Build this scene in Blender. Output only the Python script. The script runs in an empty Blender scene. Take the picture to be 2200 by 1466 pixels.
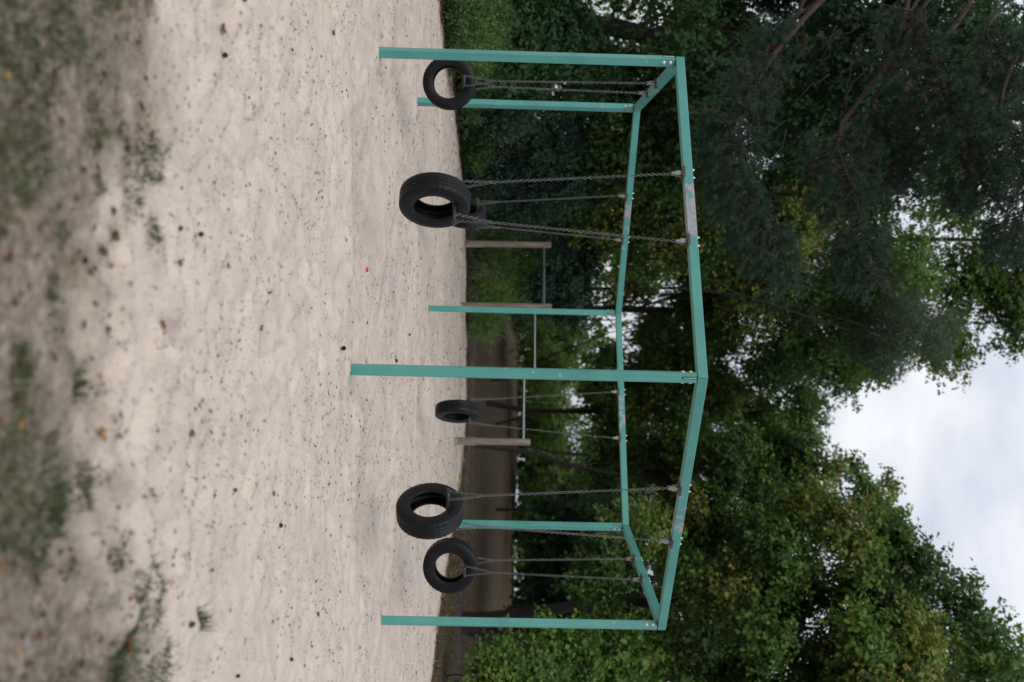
import bpy, math, random
import numpy as np

rng = np.random.default_rng(7)
random.seed(7)
sc = bpy.context.scene
col = sc.collection

# ------------------------------------------------------------------ camera
F_PX, PITCH, ROLL, EYE = 2002.4, -0.0066, -0.0140, 1.4013
cp, sp = math.cos(PITCH), math.sin(PITCH)
r_, u_, f_ = np.array([1., 0, 0]), np.array([0, -sp, cp]), np.array([0, cp, sp])
eU = r_ * math.cos(ROLL) - u_ * math.sin(ROLL)          # to the right in the upright view
eV = r_ * math.sin(ROLL) + u_ * math.cos(ROLL)          # up in the upright view
cam_d = bpy.data.cameras.new('camera')
cam = bpy.data.objects.new('camera', cam_d)
col.objects.link(cam)
from mathutils import Matrix, Vector
Mx = Matrix(((eV[0], -eU[0], -f_[0], 0), (eV[1], -eU[1], -f_[1], 0), (eV[2], -eU[2], -f_[2], EYE), (0, 0, 0, 1)))
cam.matrix_world = Mx                                     # the camera was held on its side
cam_d.sensor_fit = 'HORIZONTAL'
cam_d.sensor_width = 36.0
cam_d.lens = 36.0 * F_PX / 2200.0
cam_d.clip_start, cam_d.clip_end = 0.05, 2000
cam_d.dof.use_dof = True
cam_d.dof.focus_distance = 8.9
cam_d.dof.aperture_fstop = 1.15
sc.camera = cam

# ------------------------------------------------------------------ sky, sun, exposure
SUN_EL, SUN_AZ = math.radians(42), math.radians(205)      # azimuth clockwise from +Y
w = bpy.data.worlds.new('World')
sc.world = w
w.use_nodes = True
nt = w.node_tree
nt.nodes.clear()
def wn(t, **k):
    n = nt.nodes.new(t)
    for a, b in k.items(): setattr(n, a, b)
    return n
wo = wn('ShaderNodeOutputWorld')
sky = wn('ShaderNodeTexSky', sky_type='NISHITA')
sky.sun_disc = False
sky.sun_elevation = SUN_EL
sky.sun_rotation = SUN_AZ
bg1 = wn('ShaderNodeBackground'); bg1.inputs['Strength'].default_value = 0.10
nt.links.new(sky.outputs[0], bg1.inputs['Color'])
tc = wn('ShaderNodeTexCoord')
mp = wn('ShaderNodeMapping'); mp.inputs['Scale'].default_value = (1.6, 1.6, 3.4); mp.inputs['Location'].default_value = (3.1, .4, 1.15)
nt.links.new(tc.outputs['Generated'], mp.inputs['Vector'])
nz = wn('ShaderNodeTexNoise'); nz.inputs['Scale'].default_value = 2.1; nz.inputs['Detail'].default_value = 5; nz.inputs['Roughness'].default_value = .5
nt.links.new(mp.outputs[0], nz.inputs['Vector'])
rp = wn('ShaderNodeValToRGB')
rp.color_ramp.elements[0].position = .38; rp.color_ramp.elements[0].color = (.56, .61, .73, 1)
rp.color_ramp.elements[1].position = .62; rp.color_ramp.elements[1].color = (.95, .965, 1.0, 1)
nt.links.new(nz.outputs['Fac'], rp.inputs['Fac'])
# overcast dome: a little brighter overhead than low down
sx = wn('ShaderNodeSeparateXYZ'); nt.links.new(tc.outputs['Generated'], sx.inputs[0])
mr = wn('ShaderNodeMapRange'); mr.inputs['From Min'].default_value = 0; mr.inputs['From Max'].default_value = 1
mr.inputs['To Min'].default_value = .72; mr.inputs['To Max'].default_value = 1.45
nt.links.new(sx.outputs['Z'], mr.inputs['Value'])
bg2 = wn('ShaderNodeBackground')
nt.links.new(rp.outputs['Color'], bg2.inputs['Color'])
nt.links.new(mr.outputs[0], bg2.inputs['Strength'])
mxs = wn('ShaderNodeMixShader'); mxs.inputs['Fac'].default_value = .93
nt.links.new(bg1.outputs[0], mxs.inputs[1]); nt.links.new(bg2.outputs[0], mxs.inputs[2])
nt.links.new(mxs.outputs[0], wo.inputs['Surface'])

sd = bpy.data.lights.new('sun', 'SUN')
sd.energy = 1.45
sd.angle = math.radians(45)
sd.color = (1.0, .965, .91)
so = bpy.data.objects.new('sun', sd)
col.objects.link(so)
sdir = Vector((math.sin(SUN_AZ) * math.cos(SUN_EL), math.cos(SUN_AZ) * math.cos(SUN_EL), math.sin(SUN_EL)))
so.rotation_euler = sdir.to_track_quat('Z', 'Y').to_euler()
so.location = (0, 0, 40)

sc.view_settings.view_transform = 'Standard'
sc.view_settings.look = 'None'
sc.view_settings.gamma = 1
sc.view_settings.use_curve_mapping = False
sc.view_settings.exposure = 0.10
sc.render.engine = 'CYCLES'
sc.cycles.use_denoising = True
sc.cycles.max_bounces = 6
sc.cycles.diffuse_bounces = 4
sc.cycles.glossy_bounces = 2
sc.cycles.transmission_bounces = 3
sc.cycles.caustics_reflective = sc.cycles.caustics_refractive = False
sc.cycles.sample_clamp_indirect = 4

# ------------------------------------------------------------------ helpers
def at(px, py, Y):
    """world point seen at photograph pixel (px, py) at distance Y along the ground"""
    d = f_ + eU * (py - 733) / F_PX + eV * (px - 1100) / F_PX
    t = Y / d[1]
    return np.array([0, 0, EYE]) + d * t

def ground_at(px, py):
    d = f_ + eU * (py - 733) / F_PX + eV * (px - 1100) / F_PX
    t = -EYE / d[2]
    return np.array([0, 0, EYE]) + d * t

def mesh_np(name, V, Fq, mat, parent=None, smooth=False, attrs=None):
    V = np.asarray(V, dtype=np.float32); Fq = np.asarray(Fq, dtype=np.int32)
    me = bpy.data.meshes.new(name)
    k = Fq.shape[1]
    me.vertices.add(len(V)); me.vertices.foreach_set('co', V.ravel())
    me.loops.add(Fq.size); me.loops.foreach_set('vertex_index', Fq.ravel())
    me.polygons.add(len(Fq))
    me.polygons.foreach_set('loop_start', np.arange(0, Fq.size, k, dtype=np.int32))
    if smooth: me.polygons.foreach_set('use_smooth', np.ones(len(Fq), dtype=bool))
    for an, av in (attrs or {}).items():
        a = me.attributes.new(an, 'FLOAT', 'POINT'); a.data.foreach_set('value', np.asarray(av, dtype=np.float32))
    me.update(calc_edges=True)
    me.materials.append(mat)
    return link(name, me, parent)

def link(name, me, parent=None):
    o = bpy.data.objects.new(name, me); col.objects.link(o)
    if parent is not None: o.parent = parent
    return o

def tag(o, label=None, cat=None, group=None, kind=None):
    if label: o['label'] = label
    if cat: o['category'] = cat
    if group: o['group'] = group
    if kind: o['kind'] = kind
    return o

def empty(name, loc=(0, 0, 0), rz=0):
    o = bpy.data.objects.new(name, None); col.objects.link(o)
    o.location = loc; o.rotation_euler = (0, 0, rz); o.empty_display_size = .2
    return o

class MB:
    """collects quads/tris of several shapes into one mesh"""
    def __init__(s): s.v = []; s.f = []; s.sm = []
    def add(s, vs, fs, smooth=False):
        b = len(s.v); s.v += [tuple(v) for v in vs]; s.f += [tuple(i + b for i in f) for f in fs]; s.sm += [smooth] * len(fs)
    def box(s, c, size, M=None, bev=0.0):
        x, y, z = [a / 2 for a in size]
        if bev:
            b = bev; vs = []; 
            for sx_ in (-1, 1):
                for sy in (-1, 1):
                    for sz in (-1, 1):
                        vs += [(sx_ * (x - b), sy * (y - b), sz * z), (sx_ * (x - b), sy * y, sz * (z - b)), (sx_ * x, sy * (y - b), sz * (z - b))]
            idx = {}
            n = 0
            for a in (-1, 1):
                for b_ in (-1, 1):
                    for c_ in (-1, 1):
                        for q in 'zyx': idx[(a, b_, c_, q)] = n; n += 1
            fs = []
            def face(q, sgn):
                if q == 'x': k = [(sgn, -1, -1), (sgn, 1, -1), (sgn, 1, 1), (sgn, -1, 1)]
                if q == 'y': k = [(-1, sgn, -1), (-1, sgn, 1), (1, sgn, 1), (1, sgn, -1)]
                if q == 'z': k = [(-1, -1, sgn), (1, -1, sgn), (1, 1, sgn), (-1, 1, sgn)]
                l = [idx[t + (q,)] for t in k]
                return l if sgn > 0 else l[::-1]
            for q in 'xyz':
                fs += [face(q, 1), face(q, -1)]
            for a in (-1, 1):
                for b_ in (-1, 1):
                    e = [idx[(a, b_, -1, 'x')], idx[(a, b_, -1, 'y')], idx[(a, b_, 1, 'y')], idx[(a, b_, 1, 'x')]]
                    fs.append(e if a * b_ > 0 else e[::-1])
                    e = [idx[(a, -1, b_, 'z')], idx[(a, -1, b_, 'x')], idx[(a, 1, b_, 'x')], idx[(a, 1, b_, 'z')]]
                    fs.append(e if a * b_ > 0 else e[::-1])
                    e = [idx[(-1, a, b_, 'y')], idx[(-1, a, b_, 'z')], idx[(1, a, b_, 'z')], idx[(1, a, b_, 'y')]]
                    fs.append(e if a * b_ > 0 else e[::-1])
                    for c_ in (-1, 1):
                        t = [idx[(a, b_, c_, q)] for q in 'xyz']
                        fs.append(t if a * b_ * c_ > 0 else t[::-1])
        else:
            vs = [(i * x, j * y, k * z) for i in (-1, 1) for j in (-1, 1) for k in (-1, 1)]
            fs = [(0, 1, 3, 2), (4, 6, 7, 5), (0, 4, 5, 1), (2, 3, 7, 6), (0, 2, 6, 4), (1, 5, 7, 3)]
        out = []
        for v in vs:
            v = Vector(v)
            if M is not None: v = M @ v
            out.append((v[0] + c[0], v[1] + c[1], v[2] + c[2]))
        s.add(out, fs)
    def tube(s, pts, rad, n=8, caps=True, closed=False, smooth=True):
        pts = [np.asarray(p, float) for p in pts]; m = len(pts)
        if not hasattr(rad, '__len__'): rad = [rad] * m
        vs = []; prev = None
        for i, p in enumerate(pts):
            a = pts[(i - 1) % m] if (closed or i > 0) else p
            b = pts[(i + 1) % m] if (closed or i < m - 1) else p
            t = b - a; t = t / (np.linalg.norm(t) + 1e-12)
            if prev is None:
                h = np.array([0, 0, 1.]) if abs(t[2]) < .9 else np.array([1., 0, 0])
            else: h = prev
            q = h - t * h.dot(t); q /= np.linalg.norm(q) + 1e-12; prev = q
            e = np.cross(t, q)
            for k in range(n):
                an = 2 * math.pi * k / n
                vs.append(p + rad[i] * (q * math.cos(an) + e * math.sin(an)))
        fs = []
        for i in range(m if closed else m - 1):
            j = (i + 1) % m
            for k in range(n):
                k2 = (k + 1) % n
                fs.append((i * n + k, i * n + k2, j * n + k2, j * n + k))
        s.add(vs, fs, smooth)
        if caps and not closed:
            s.add(vs[:n], [tuple(range(n))[::-1]]); s.add(vs[-n:], [tuple(range(n))])
    def lathe(s, prof, n, axis='z', c=(0, 0, 0), smooth=True, closed=False):
        vs = []
        for k in range(n):
            a = 2 * math.pi * k / n
            for (r, h) in prof:
                p = (r * math.cos(a), r * math.sin(a), h)
                if axis == 'x': p = (h, p[0], p[1])
                if axis == 'y': p = (p[1], h, p[0])
                vs.append((p[0] + c[0], p[1] + c[1], p[2] + c[2]))
        m = len(prof); fs = []
        for k in range(n):
            k2 = (k + 1) % n
            for i in range(m if closed else m - 1):
                j = (i + 1) % m
                fs.append((k * m + i, k2 * m + i, k2 * m + j, k * m + j))
        s.add(vs, fs, smooth)
    def mesh(s, name, mat):
        me = bpy.data.meshes.new(name); me.from_pydata(s.v, [], s.f)
        me.polygons.foreach_set('use_smooth', s.sm); me.materials.append(mat); me.update()
        return me
    def build(s, name, mat, parent=None): return link(name, s.mesh(name, mat), parent)

# ------------------------------------------------------------------ noise in numpy
def _hash(ix, iy, seed):
    n = (ix.astype(np.int64) * 374761393 + iy.astype(np.int64) * 668265263 + seed * 1274126177) & 0x7fffffff
    n = ((n ^ (n >> 13)) * 1274126177) & 0x7fffffff
    return ((n ^ (n >> 16)) & 0xffff) / 65535.0
def vnoise(x, y, seed=0):
    ix, iy = np.floor(x), np.floor(y); fx, fy = x - ix, y - iy
    fx = fx * fx * fx * (fx * (fx * 6 - 15) + 10); fy = fy * fy * fy * (fy * (fy * 6 - 15) + 10)
    a = _hash(ix, iy, seed); b = _hash(ix + 1, iy, seed); c = _hash(ix, iy + 1, seed); d = _hash(ix + 1, iy + 1, seed)
    return (a * (1 - fx) + b * fx) * (1 - fy) + (c * (1 - fx) + d * fx) * fy - .5
def fbm(x, y, s, oct=4, seed=0, rough=.5):
    v = 0; a = 1; x = np.asarray(x, float) * s; y = np.asarray(y, float) * s
    for i in range(oct): v = v + a * vnoise(x + 17.3 * i, y - 9.1 * i, seed + i); x = x * 2.03; y = y * 2.03; a *= rough
    return v
def norm(a): return a / (np.linalg.norm(a, axis=-1, keepdims=True) + 1e-9)

# ------------------------------------------------------------------ materials
def material(name):
    m = bpy.data.materials.new(name); m.use_nodes = True
    n = m.node_tree; b = n.nodes['Principled BSDF']
    return m, n, b
def nd(n, t, **k):
    x = n.nodes.new(t)
    for a, v in k.items():
        if hasattr(x, a) and a not in x.inputs: setattr(x, a, v)
        else: x.inputs[a].default_value = v
    return x
def ramp(n, stops, fac):
    r = n.nodes.new('ShaderNodeValToRGB'); e = r.color_ramp.elements
    while len(e) < len(stops): e.new(.5)
    for i, (p, c) in enumerate(stops): e[i].position = p; e[i].color = (*c, 1)
    n.links.new(fac, r.inputs['Fac']); return r
def noise(n, scale, detail=4, rough=.55, coord='Object', vec=None):
    t = nd(n, 'ShaderNodeTexCoord'); z = n.nodes.new('ShaderNodeTexNoise')
    z.inputs['Scale'].default_value = scale; z.inputs['Detail'].default_value = detail; z.inputs['Roughness'].default_value = rough
    n.links.new(vec if vec is not None else t.outputs[coord], z.inputs['Vector']); return z
def mixc(n, fac, a, b):
    m = n.nodes.new('ShaderNodeMix'); m.data_type = 'RGBA'
    for s_, v in ((0, fac), (6, a), (7, b)):
        if isinstance(v, (int, float)): m.inputs[s_].default_value = v
        elif isinstance(v, tuple): m.inputs[s_].default_value = (*v, 1)
        else: n.links.new(v, m.inputs[s_])
    return m.outputs[2]
def math_(n, op, a, b=None, clamp=False):
    m = n.nodes.new('ShaderNodeMath'); m.operation = op; m.use_clamp = clamp
    for i, v in enumerate((a, b)):
        if v is None: continue
        if isinstance(v, (int, float)): m.inputs[i].default_value = v
        else: n.links.new(v, m.inputs[i])
    return m.outputs[0]
def bump(n, b, height, strength=.3, dist=.02):
    u = n.nodes.new('ShaderNodeBump'); u.inputs['Strength'].default_value = strength; u.inputs['Distance'].default_value = dist
    n.links.new(height, u.inputs['Height']); n.links.new(u.outputs[0], b.inputs['Normal'])

def sand_dirt(n):
    """sand colour giving way to soil, moss and dead leaf where the 'dirt' value of the surface rises"""
    z1 = noise(n, .55, 4); z2 = noise(n, 3.3, 6, .62); z3 = noise(n, 90, 3, .7); z4 = noise(n, 28, 5, .7); z5 = noise(n, 38, 4, .62); z6 = noise(n, 2.1, 5, .65); z7 = noise(n, 8.5, 5, .65)
    base = ramp(n, [(.30, (.478, .407, .345)), (.70, (.600, .517, .440))], z2.outputs['Fac']).outputs[0]
    big = ramp(n, [(.35, (.91, .91, .92)), (.65, (1.03, 1.0, .97))], z1.outputs['Fac']).outputs[0]
    def mul(a, b_):
        m_ = n.nodes.new('ShaderNodeMix'); m_.data_type = 'RGBA'; m_.blend_type = 'MULTIPLY'; m_.inputs[0].default_value = 1
        n.links.new(a, m_.inputs[6]); n.links.new(b_, m_.inputs[7]); return m_.outputs[2]
    c = mul(base, big)
    smear = ramp(n, [(.50, (0, 0, 0)), (.68, (1, 1, 1))], z7.outputs['Fac']).outputs[0]
    c = mixc(n, math_(n, 'MULTIPLY', smear, .38), c, (.30, .25, .205))
    sp_ = ramp(n, [(.625, (0, 0, 0)), (.68, (1, 1, 1))], z5.outputs['Fac']).outputs[0]
    pat = ramp(n, [(.42, (.12, .12, .12)), (.62, (1, 1, 1))], z6.outputs['Fac']).outputs[0]
    c = mixc(n, math_(n, 'MULTIPLY', math_(n, 'MULTIPLY', sp_, pat), .80), c, (.13, .10, .08))
    c = mul(c, ramp(n, [(.3, (.84, .84, .84)), (.7, (1.1, 1.1, 1.1))], z3.outputs['Fac']).outputs[0])
    at_ = nd(n, 'ShaderNodeAttribute', attribute_name='dirt')
    zz = math_(n, 'ADD', math_(n, 'MULTIPLY', math_(n, 'SUBTRACT', z7.outputs['Fac'], .5), 1.5), math_(n, 'MULTIPLY', math_(n, 'SUBTRACT', z4.outputs['Fac'], .5), 1.3))
    lvl = math_(n, 'ADD', at_.outputs['Fac'], math_(n, 'MULTIPLY', zz, math_(n, 'MULTIPLY', at_.outputs['Fac'], 1.0)))
    mk = ramp(n, [(.12, (0, 0, 0)), (.75, (1, 1, 1))], lvl).outputs[0]
    soil = ramp(n, [(.28, (.060, .046, .034)), (.42, (.15, .115, .086)), (.56, (.25, .205, .165)), (.70, (.38, .325, .27))], z4.outputs['Fac']).outputs[0]
    moss = ramp(n, [(.42, (0, 0, 0)), (.58, (1, 1, 1))], z6.outputs['Fac']).outputs[0]
    soil = mixc(n, math_(n, 'MULTIPLY', moss, .42), soil, (.085, .080, .040))
    return mixc(n, mk, c, soil), z3, z4, z7

def make_sand():
    m, n, b = material('sand')
    c, z3, z4, z7 = sand_dirt(n)
    n.links.new(c, b.inputs['Base Color'])
    b.inputs['Roughness'].default_value = .95; b.inputs['Specular IOR Level'].default_value = .1
    h = math_(n, 'ADD', math_(n, 'ADD', math_(n, 'MULTIPLY', z4.outputs['Fac'], .5), math_(n, 'MULTIPLY', z3.outputs['Fac'], .2)), math_(n, 'MULTIPLY', z7.outputs['Fac'], .7))
    bump(n, b, h, .5, .018)
    return m

def make_ground():
    m, n, b = material('ground')
    c0, z3, z4, z7 = sand_dirt(n)
    zl = noise(n, 24, 5, .7)
    leafc = ramp(n, [(.38, (.032, .023, .017)), (.50, (.064, .043, .030)), (.60, (.13, .080, .040)), (.68, (.046, .034, .025))], zl.outputs['Fac']).outputs[0]
    gm = ramp(n, [(.44, (0, 0, 0)), (.62, (1, 1, 1))], z7.outputs['Fac']).outputs[0]
    leafc = mixc(n, math_(n, 'MULTIPLY', gm, .25), leafc, (.075, .080, .036))
    t = nd(n, 'ShaderNodeTexCoord'); sx_ = nd(n, 'ShaderNodeSeparateXYZ'); n.links.new(t.outputs['Object'], sx_.inputs[0])
    far = n.nodes.new('ShaderNodeMapRange'); far.inputs['From Min'].default_value = 8; far.inputs['From Max'].default_value = 16
    n.links.new(sx_.outputs['Y'], far.inputs['Value'])
    n.links.new(mixc(n, far.outputs[0], c0, leafc), b.inputs['Base Color'])
    b.inputs['Roughness'].default_value = .95; b.inputs['Specular IOR Level'].default_value = .15
    bump(n, b, z4.outputs['Fac'], .6, .03)
    return m

def make_paint():
    m, n, b = material('green_paint')
    t = nd(n, 'ShaderNodeTexCoord'); sx_ = nd(n, 'ShaderNodeSeparateXYZ'); n.links.new(t.outputs['Object'], sx_.inputs[0])
    oi = nd(n, 'ShaderNodeObjectInfo')
    off = n.nodes.new('ShaderNodeVectorMath'); off.operation = 'ADD'
    cb = nd(n, 'ShaderNodeCombineXYZ'); n.links.new(math_(n, 'MULTIPLY', oi.outputs['Random'], 37.0), cb.inputs[0])
    n.links.new(t.outputs['Object'], off.inputs[0]); n.links.new(cb.outputs[0], off.inputs[1])
    z1 = noise(n, 7.5, 5, .62, vec=off.outputs[0]); z2 = noise(n, 2.0, 4, .5, vec=off.outputs[0]); z3 = noise(n, 60, 3, .6, vec=off.outputs[0])
    z4 = noise(n, 24, 3, .5, vec=off.outputs[0])
    at_ = nd(n, 'ShaderNodeAttribute', attribute_name='wear', attribute_type='OBJECT')
    # worn to bare galvanised steel along the middle of each beam
    ax = math_(n, 'ABSOLUTE', sx_.outputs['X'])
    band = n.nodes.new('ShaderNodeMapRange'); band.inputs['From Min'].default_value = .46; band.inputs['From Max'].default_value = .12
    n.links.new(ax, band.inputs['Value'])
    lvl = math_(n, 'ADD', math_(n, 'MULTIPLY', math_(n, 'MULTIPLY', band.outputs[0], at_.outputs['Fac']), .24), z1.outputs['Fac'])
    wear = ramp(n, [(.655, (0, 0, 0)), (.68, (1, 1, 1))], lvl).outputs[0]
    chip = ramp(n, [(.735, (0, 0, 0)), (.75, (1, 1, 1))], z4.outputs['Fac']).outputs[0]
    green = ramp(n, [(.3, (.057, .250, .220)), (.7, (.082, .305, .270))], z2.outputs['Fac']).outputs[0]
    z5 = noise(n, 3.0, 6, .7, vec=off.outputs[0])
    grime = ramp(n, [(.42, (1, 1, 1)), (.75, (.80, .84, .84))], z5.outputs['Fac']).outputs[0]
    mu = n.nodes.new('ShaderNodeMix'); mu.data_type = 'RGBA'; mu.blend_type = 'MULTIPLY'; mu.inputs[0].default_value = 1
    n.links.new(green, mu.inputs[6]); n.links.new(grime, mu.inputs[7])
    c = mixc(n, wear, mu.outputs[2], ramp(n, [(.35, (.23, .235, .27)), (.7, (.34, .345, .38))], z4.outputs['Fac']).outputs[0])
    c = mixc(n, math_(n, 'MULTIPLY', chip, .8), c, (.16, .15, .14))
    n.links.new(c, b.inputs['Base Color'])
    ro = math_(n, 'ADD', .36, math_(n, 'MULTIPLY', z2.outputs['Fac'], .25)); n.links.new(ro, b.inputs['Roughness'])
    hh = math_(n, 'ADD', math_(n, 'MULTIPLY', wear, -.5), math_(n, 'MULTIPLY', z3.outputs['Fac'], .06))
    bump(n, b, hh, .25, .002)
    return m

def simple(name, c, rough=.5, metal=0, var=.25, scale=30, bs=.2, bd=.004, spec=.5):
    m, n, b = material(name)
    z = noise(n, scale, 4, .6)
    lo = tuple(max(0, x * (1 - var)) for x in c); hi = tuple(x * (1 + var) for x in c)
    n.links.new(ramp(n, [(.3, lo), (.7, hi)], z.outputs['Fac']).outputs[0], b.inputs['Base Color'])
    b.inputs['Roughness'].default_value = rough; b.inputs['Metallic'].default_value = metal; b.inputs['Specular IOR Level'].default_value = spec
    if bs: bump(n, b, z.outputs['Fac'], bs, bd)
    return m

def make_wood():
    m, n, b = material('weathered_wood')
    t = nd(n, 'ShaderNodeTexCoord'); mp_ = nd(n, 'ShaderNodeMapping'); mp_.inputs['Scale'].default_value = (14, 14, 1.1)
    n.links.new(t.outputs['Object'], mp_.inputs[0])
    z = noise(n, 2.2, 6, .65, vec=mp_.outputs[0]); z2 = noise(n, 3, 3)
    c = ramp(n, [(.3, (.085, .062, .045)), (.5, (.19, .15, .115)), (.7, (.30, .255, .205))], z.outputs['Fac']).outputs[0]
    n.links.new(mixc(n, math_(n, 'MULTIPLY', z2.outputs['Fac'], .4), c, (.13, .125, .09)), b.inputs['Base Color'])
    b.inputs['Roughness'].default_value = .85
    bump(n, b, z.outputs['Fac'], .6, .006)
    return m

def make_bark(name, c0, c1):
    m, n, b = material(name)
    t = nd(n, 'ShaderNodeTexCoord'); mp_ = nd(n, 'ShaderNodeMapping'); mp_.inputs['Scale'].default_value = (9, 9, 1.6)
    n.links.new(t.outputs['Object'], mp_.inputs[0])
    z = noise(n, 1.6, 6, .7, vec=mp_.outputs[0])
    n.links.new(ramp(n, [(.35, c0), (.68, c1)], z.outputs['Fac']).outputs[0], b.inputs['Base Color'])
    b.inputs['Roughness'].default_value = .9
    bump(n, b, z.outputs['Fac'], .8, .03)
    return m

def make_leaf(name, stops, rough=.46, trans=.42, spec=.22):
    """per-leaf colour from the leaf's own 'tint' value"""
    m, n, b = material(name)
    a = nd(n, 'ShaderNodeAttribute', attribute_name='tint')
    c = ramp(n, stops, a.outputs['Fac']).outputs[0]
    n.links.new(c, b.inputs['Base Color']); b.inputs['Roughness'].default_value = rough; b.inputs['Specular IOR Level'].default_value = spec
    tr = nd(n, 'ShaderNodeBsdfTranslucent'); n.links.new(c, tr.inputs['Color'])
    mx = nd(n, 'ShaderNodeMixShader'); mx.inputs[0].default_value = trans
    n.links.new(b.outputs[0], mx.inputs[1]); n.links.new(tr.outputs[0], mx.inputs[2])
    n.links.new(mx.outputs[0], n.nodes['Material Output'].inputs['Surface'])
    return m

M = {}
M['sand'] = make_sand(); M['ground'] = make_ground(); M['paint'] = make_paint(); M['wood'] = make_wood()
M['rubber'] = simple('tyre_rubber', (.0052, .0056, .0074), .43, 0, .35, 14, .12, .003, .20)
M['coat'] = simple('rubber_coating', (.014, .015, .020), .34, 0, .2, 30, .05, .002, .45)
M['chain'] = simple('chain_steel', (.15, .147, .147), .32, .8, .5, 60, .1, .001)
M['galv'] = simple('galvanised_steel', (.33, .32, .32), .45, .6, .3, 40, .1, .001)
M['zinc'] = simple('zinc_bolt', (.62, .62, .62), .35, .6, .1, 60, 0)
M['rust'] = simple('rusty_bracket', (.075, .062, .054), .6, .4, .5, 25, .3, .002)
M['black'] = simple('slot_shadow', (.012, .012, .012), .8, 0, .2, 20, 0)
M['weld'] = simple('weld_filler', (.26, .36, .27), .6, 0, .3, 90, .3, .002)
M['asphalt'] = simple('asphalt', (.062, .057, .054), .9, 0, .35, 20, .5, .01, .2)
M['bar'] = simple('bar_steel', (.42, .42, .46), .35, .8, .1, 20, 0)
M['bark'] = make_bark('dark_bark', (.011, .009, .008), (.036, .030, .025))
M['pinebark'] = make_bark('pine_bark', (.020, .013, .010), (.058, .034, .024))
GR = lambda k=2.05, y=1.25: [(0.0, (.014 * k, .030 * k, .009 * k)), (.35, (.034 * k, .072 * k, .016 * k)), (.60, (.060 * k, .118 * k, .022 * k)),
                           (.80, (.130 * y, .175 * y, .032 * y)), (.93, (.23 * y, .205 * y, .045 * y)), (1.0, (.20 * y, .13 * y, .05 * y))]
M['leaf'] = make_leaf('broad_leaf', GR())
M['leaf_dark'] = make_leaf('dark_leaf', [(0, (.015, .039, .018)), (.4, (.033, .083, .033)), (.75, (.057, .128, .039)), (.93, (.112, .165, .045)), (1, (.300, .240, .053))])
M['leaf_blue'] = make_leaf('blue_green_leaf', [(0, (.018, .045, .030)), (.5, (.053, .112, .072)), (.9, (.105, .180, .112)), (1, (.240, .225, .060))])
M['leaf_backlit'] = make_leaf('backlit_leaf', [(0, (.055, .110, .028)), (.5, (.155, .260, .050)), (.9, (.27, .38, .075)), (1, (.38, .33, .075))], trans=.5)  # paler leaf colour standing in for skylight coming through from behind
M['feather'] = make_leaf('feathery_leaf', [(0, (.045, .095, .028)), (.5, (.125, .240, .062)), (.9, (.225, .345, .085)), (1, (.30, .28, .085))])
M['needle'] = make_leaf('pine_needle', [(0, (.012, .028, .018)), (.4, (.030, .062, .042)), (.8, (.058, .106, .074)), (.9, (.078, .128, .086)), (.94, (.12, .080, .042)), (1, (.17, .105, .052))], trans=.2, spec=.12)
M['silver'] = make_leaf('silvery_leaf', [(0, (.048, .078, .048)), (.5, (.090, .138, .078)), (1, (.156, .204, .120))])
M['grass'] = make_leaf('grass_blade', [(0, (.030, .055, .018)), (.5, (.070, .11, .035)), (.8, (.13, .13, .055)), (1, (.22, .17, .09))])
M['dryleaf'] = make_leaf('dry_leaf', [(0, (.030, .020, .014)), (.35, (.075, .040, .024)), (.7, (.17, .075, .035)), (.9, (.28, .15, .05)), (1, (.42, .28, .05))], trans=.1)
M['cone'] = simple('cone_scale', (.055, .042, .036), .8, 0, .4, 80, .3, .003, .2)

# ------------------------------------------------------------------ the pit: shape of the sand
POLY = np.array([(-9, 5), (-5, 3.7), (-1.6, 3.45), (-.9, 3.35), (-.4, 3.15), (0, 3.02), (.35, 2.95), (.7, 3.1), (1.2, 3.35), (3, 3.8), (8, 6), (10, 11), (8.6, 14.4),
                 (5.9, 16.3), (5.1, 18.1), (4.2, 21.5), (3.3, 24.6), (2.2, 26.3), (-.3, 25.5), (-2.2, 24.8), (-3.9, 23.6), (-5.0, 20.8), (-5.5, 17.3), (-5.8, 15.6), (-8, 13), (-10, 9)])
def pit_sd(x, y):
    """distance inside (+) / outside (-) the pit's edge"""
    x = np.asarray(x, float); y = np.asarray(y, float)
    d = np.full(x.shape, 1e9); ins = np.zeros(x.shape, bool)
    for (x0, y0), (x1, y1) in zip(POLY, np.roll(POLY, -1, 0)):
        dx, dy = x1 - x0, y1 - y0
        t = np.clip(((x - x0) * dx + (y - y0) * dy) / (dx * dx + dy * dy), 0, 1)
        d = np.minimum(d, np.hypot(x - x0 - t * dx, y - y0 - t * dy))
        if dy:
            ins ^= ((y0 > y) != (y1 > y)) & (x < (x1 - x0) * (y - y0) / dy + x0)
    return np.where(ins, d, -d)

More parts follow.
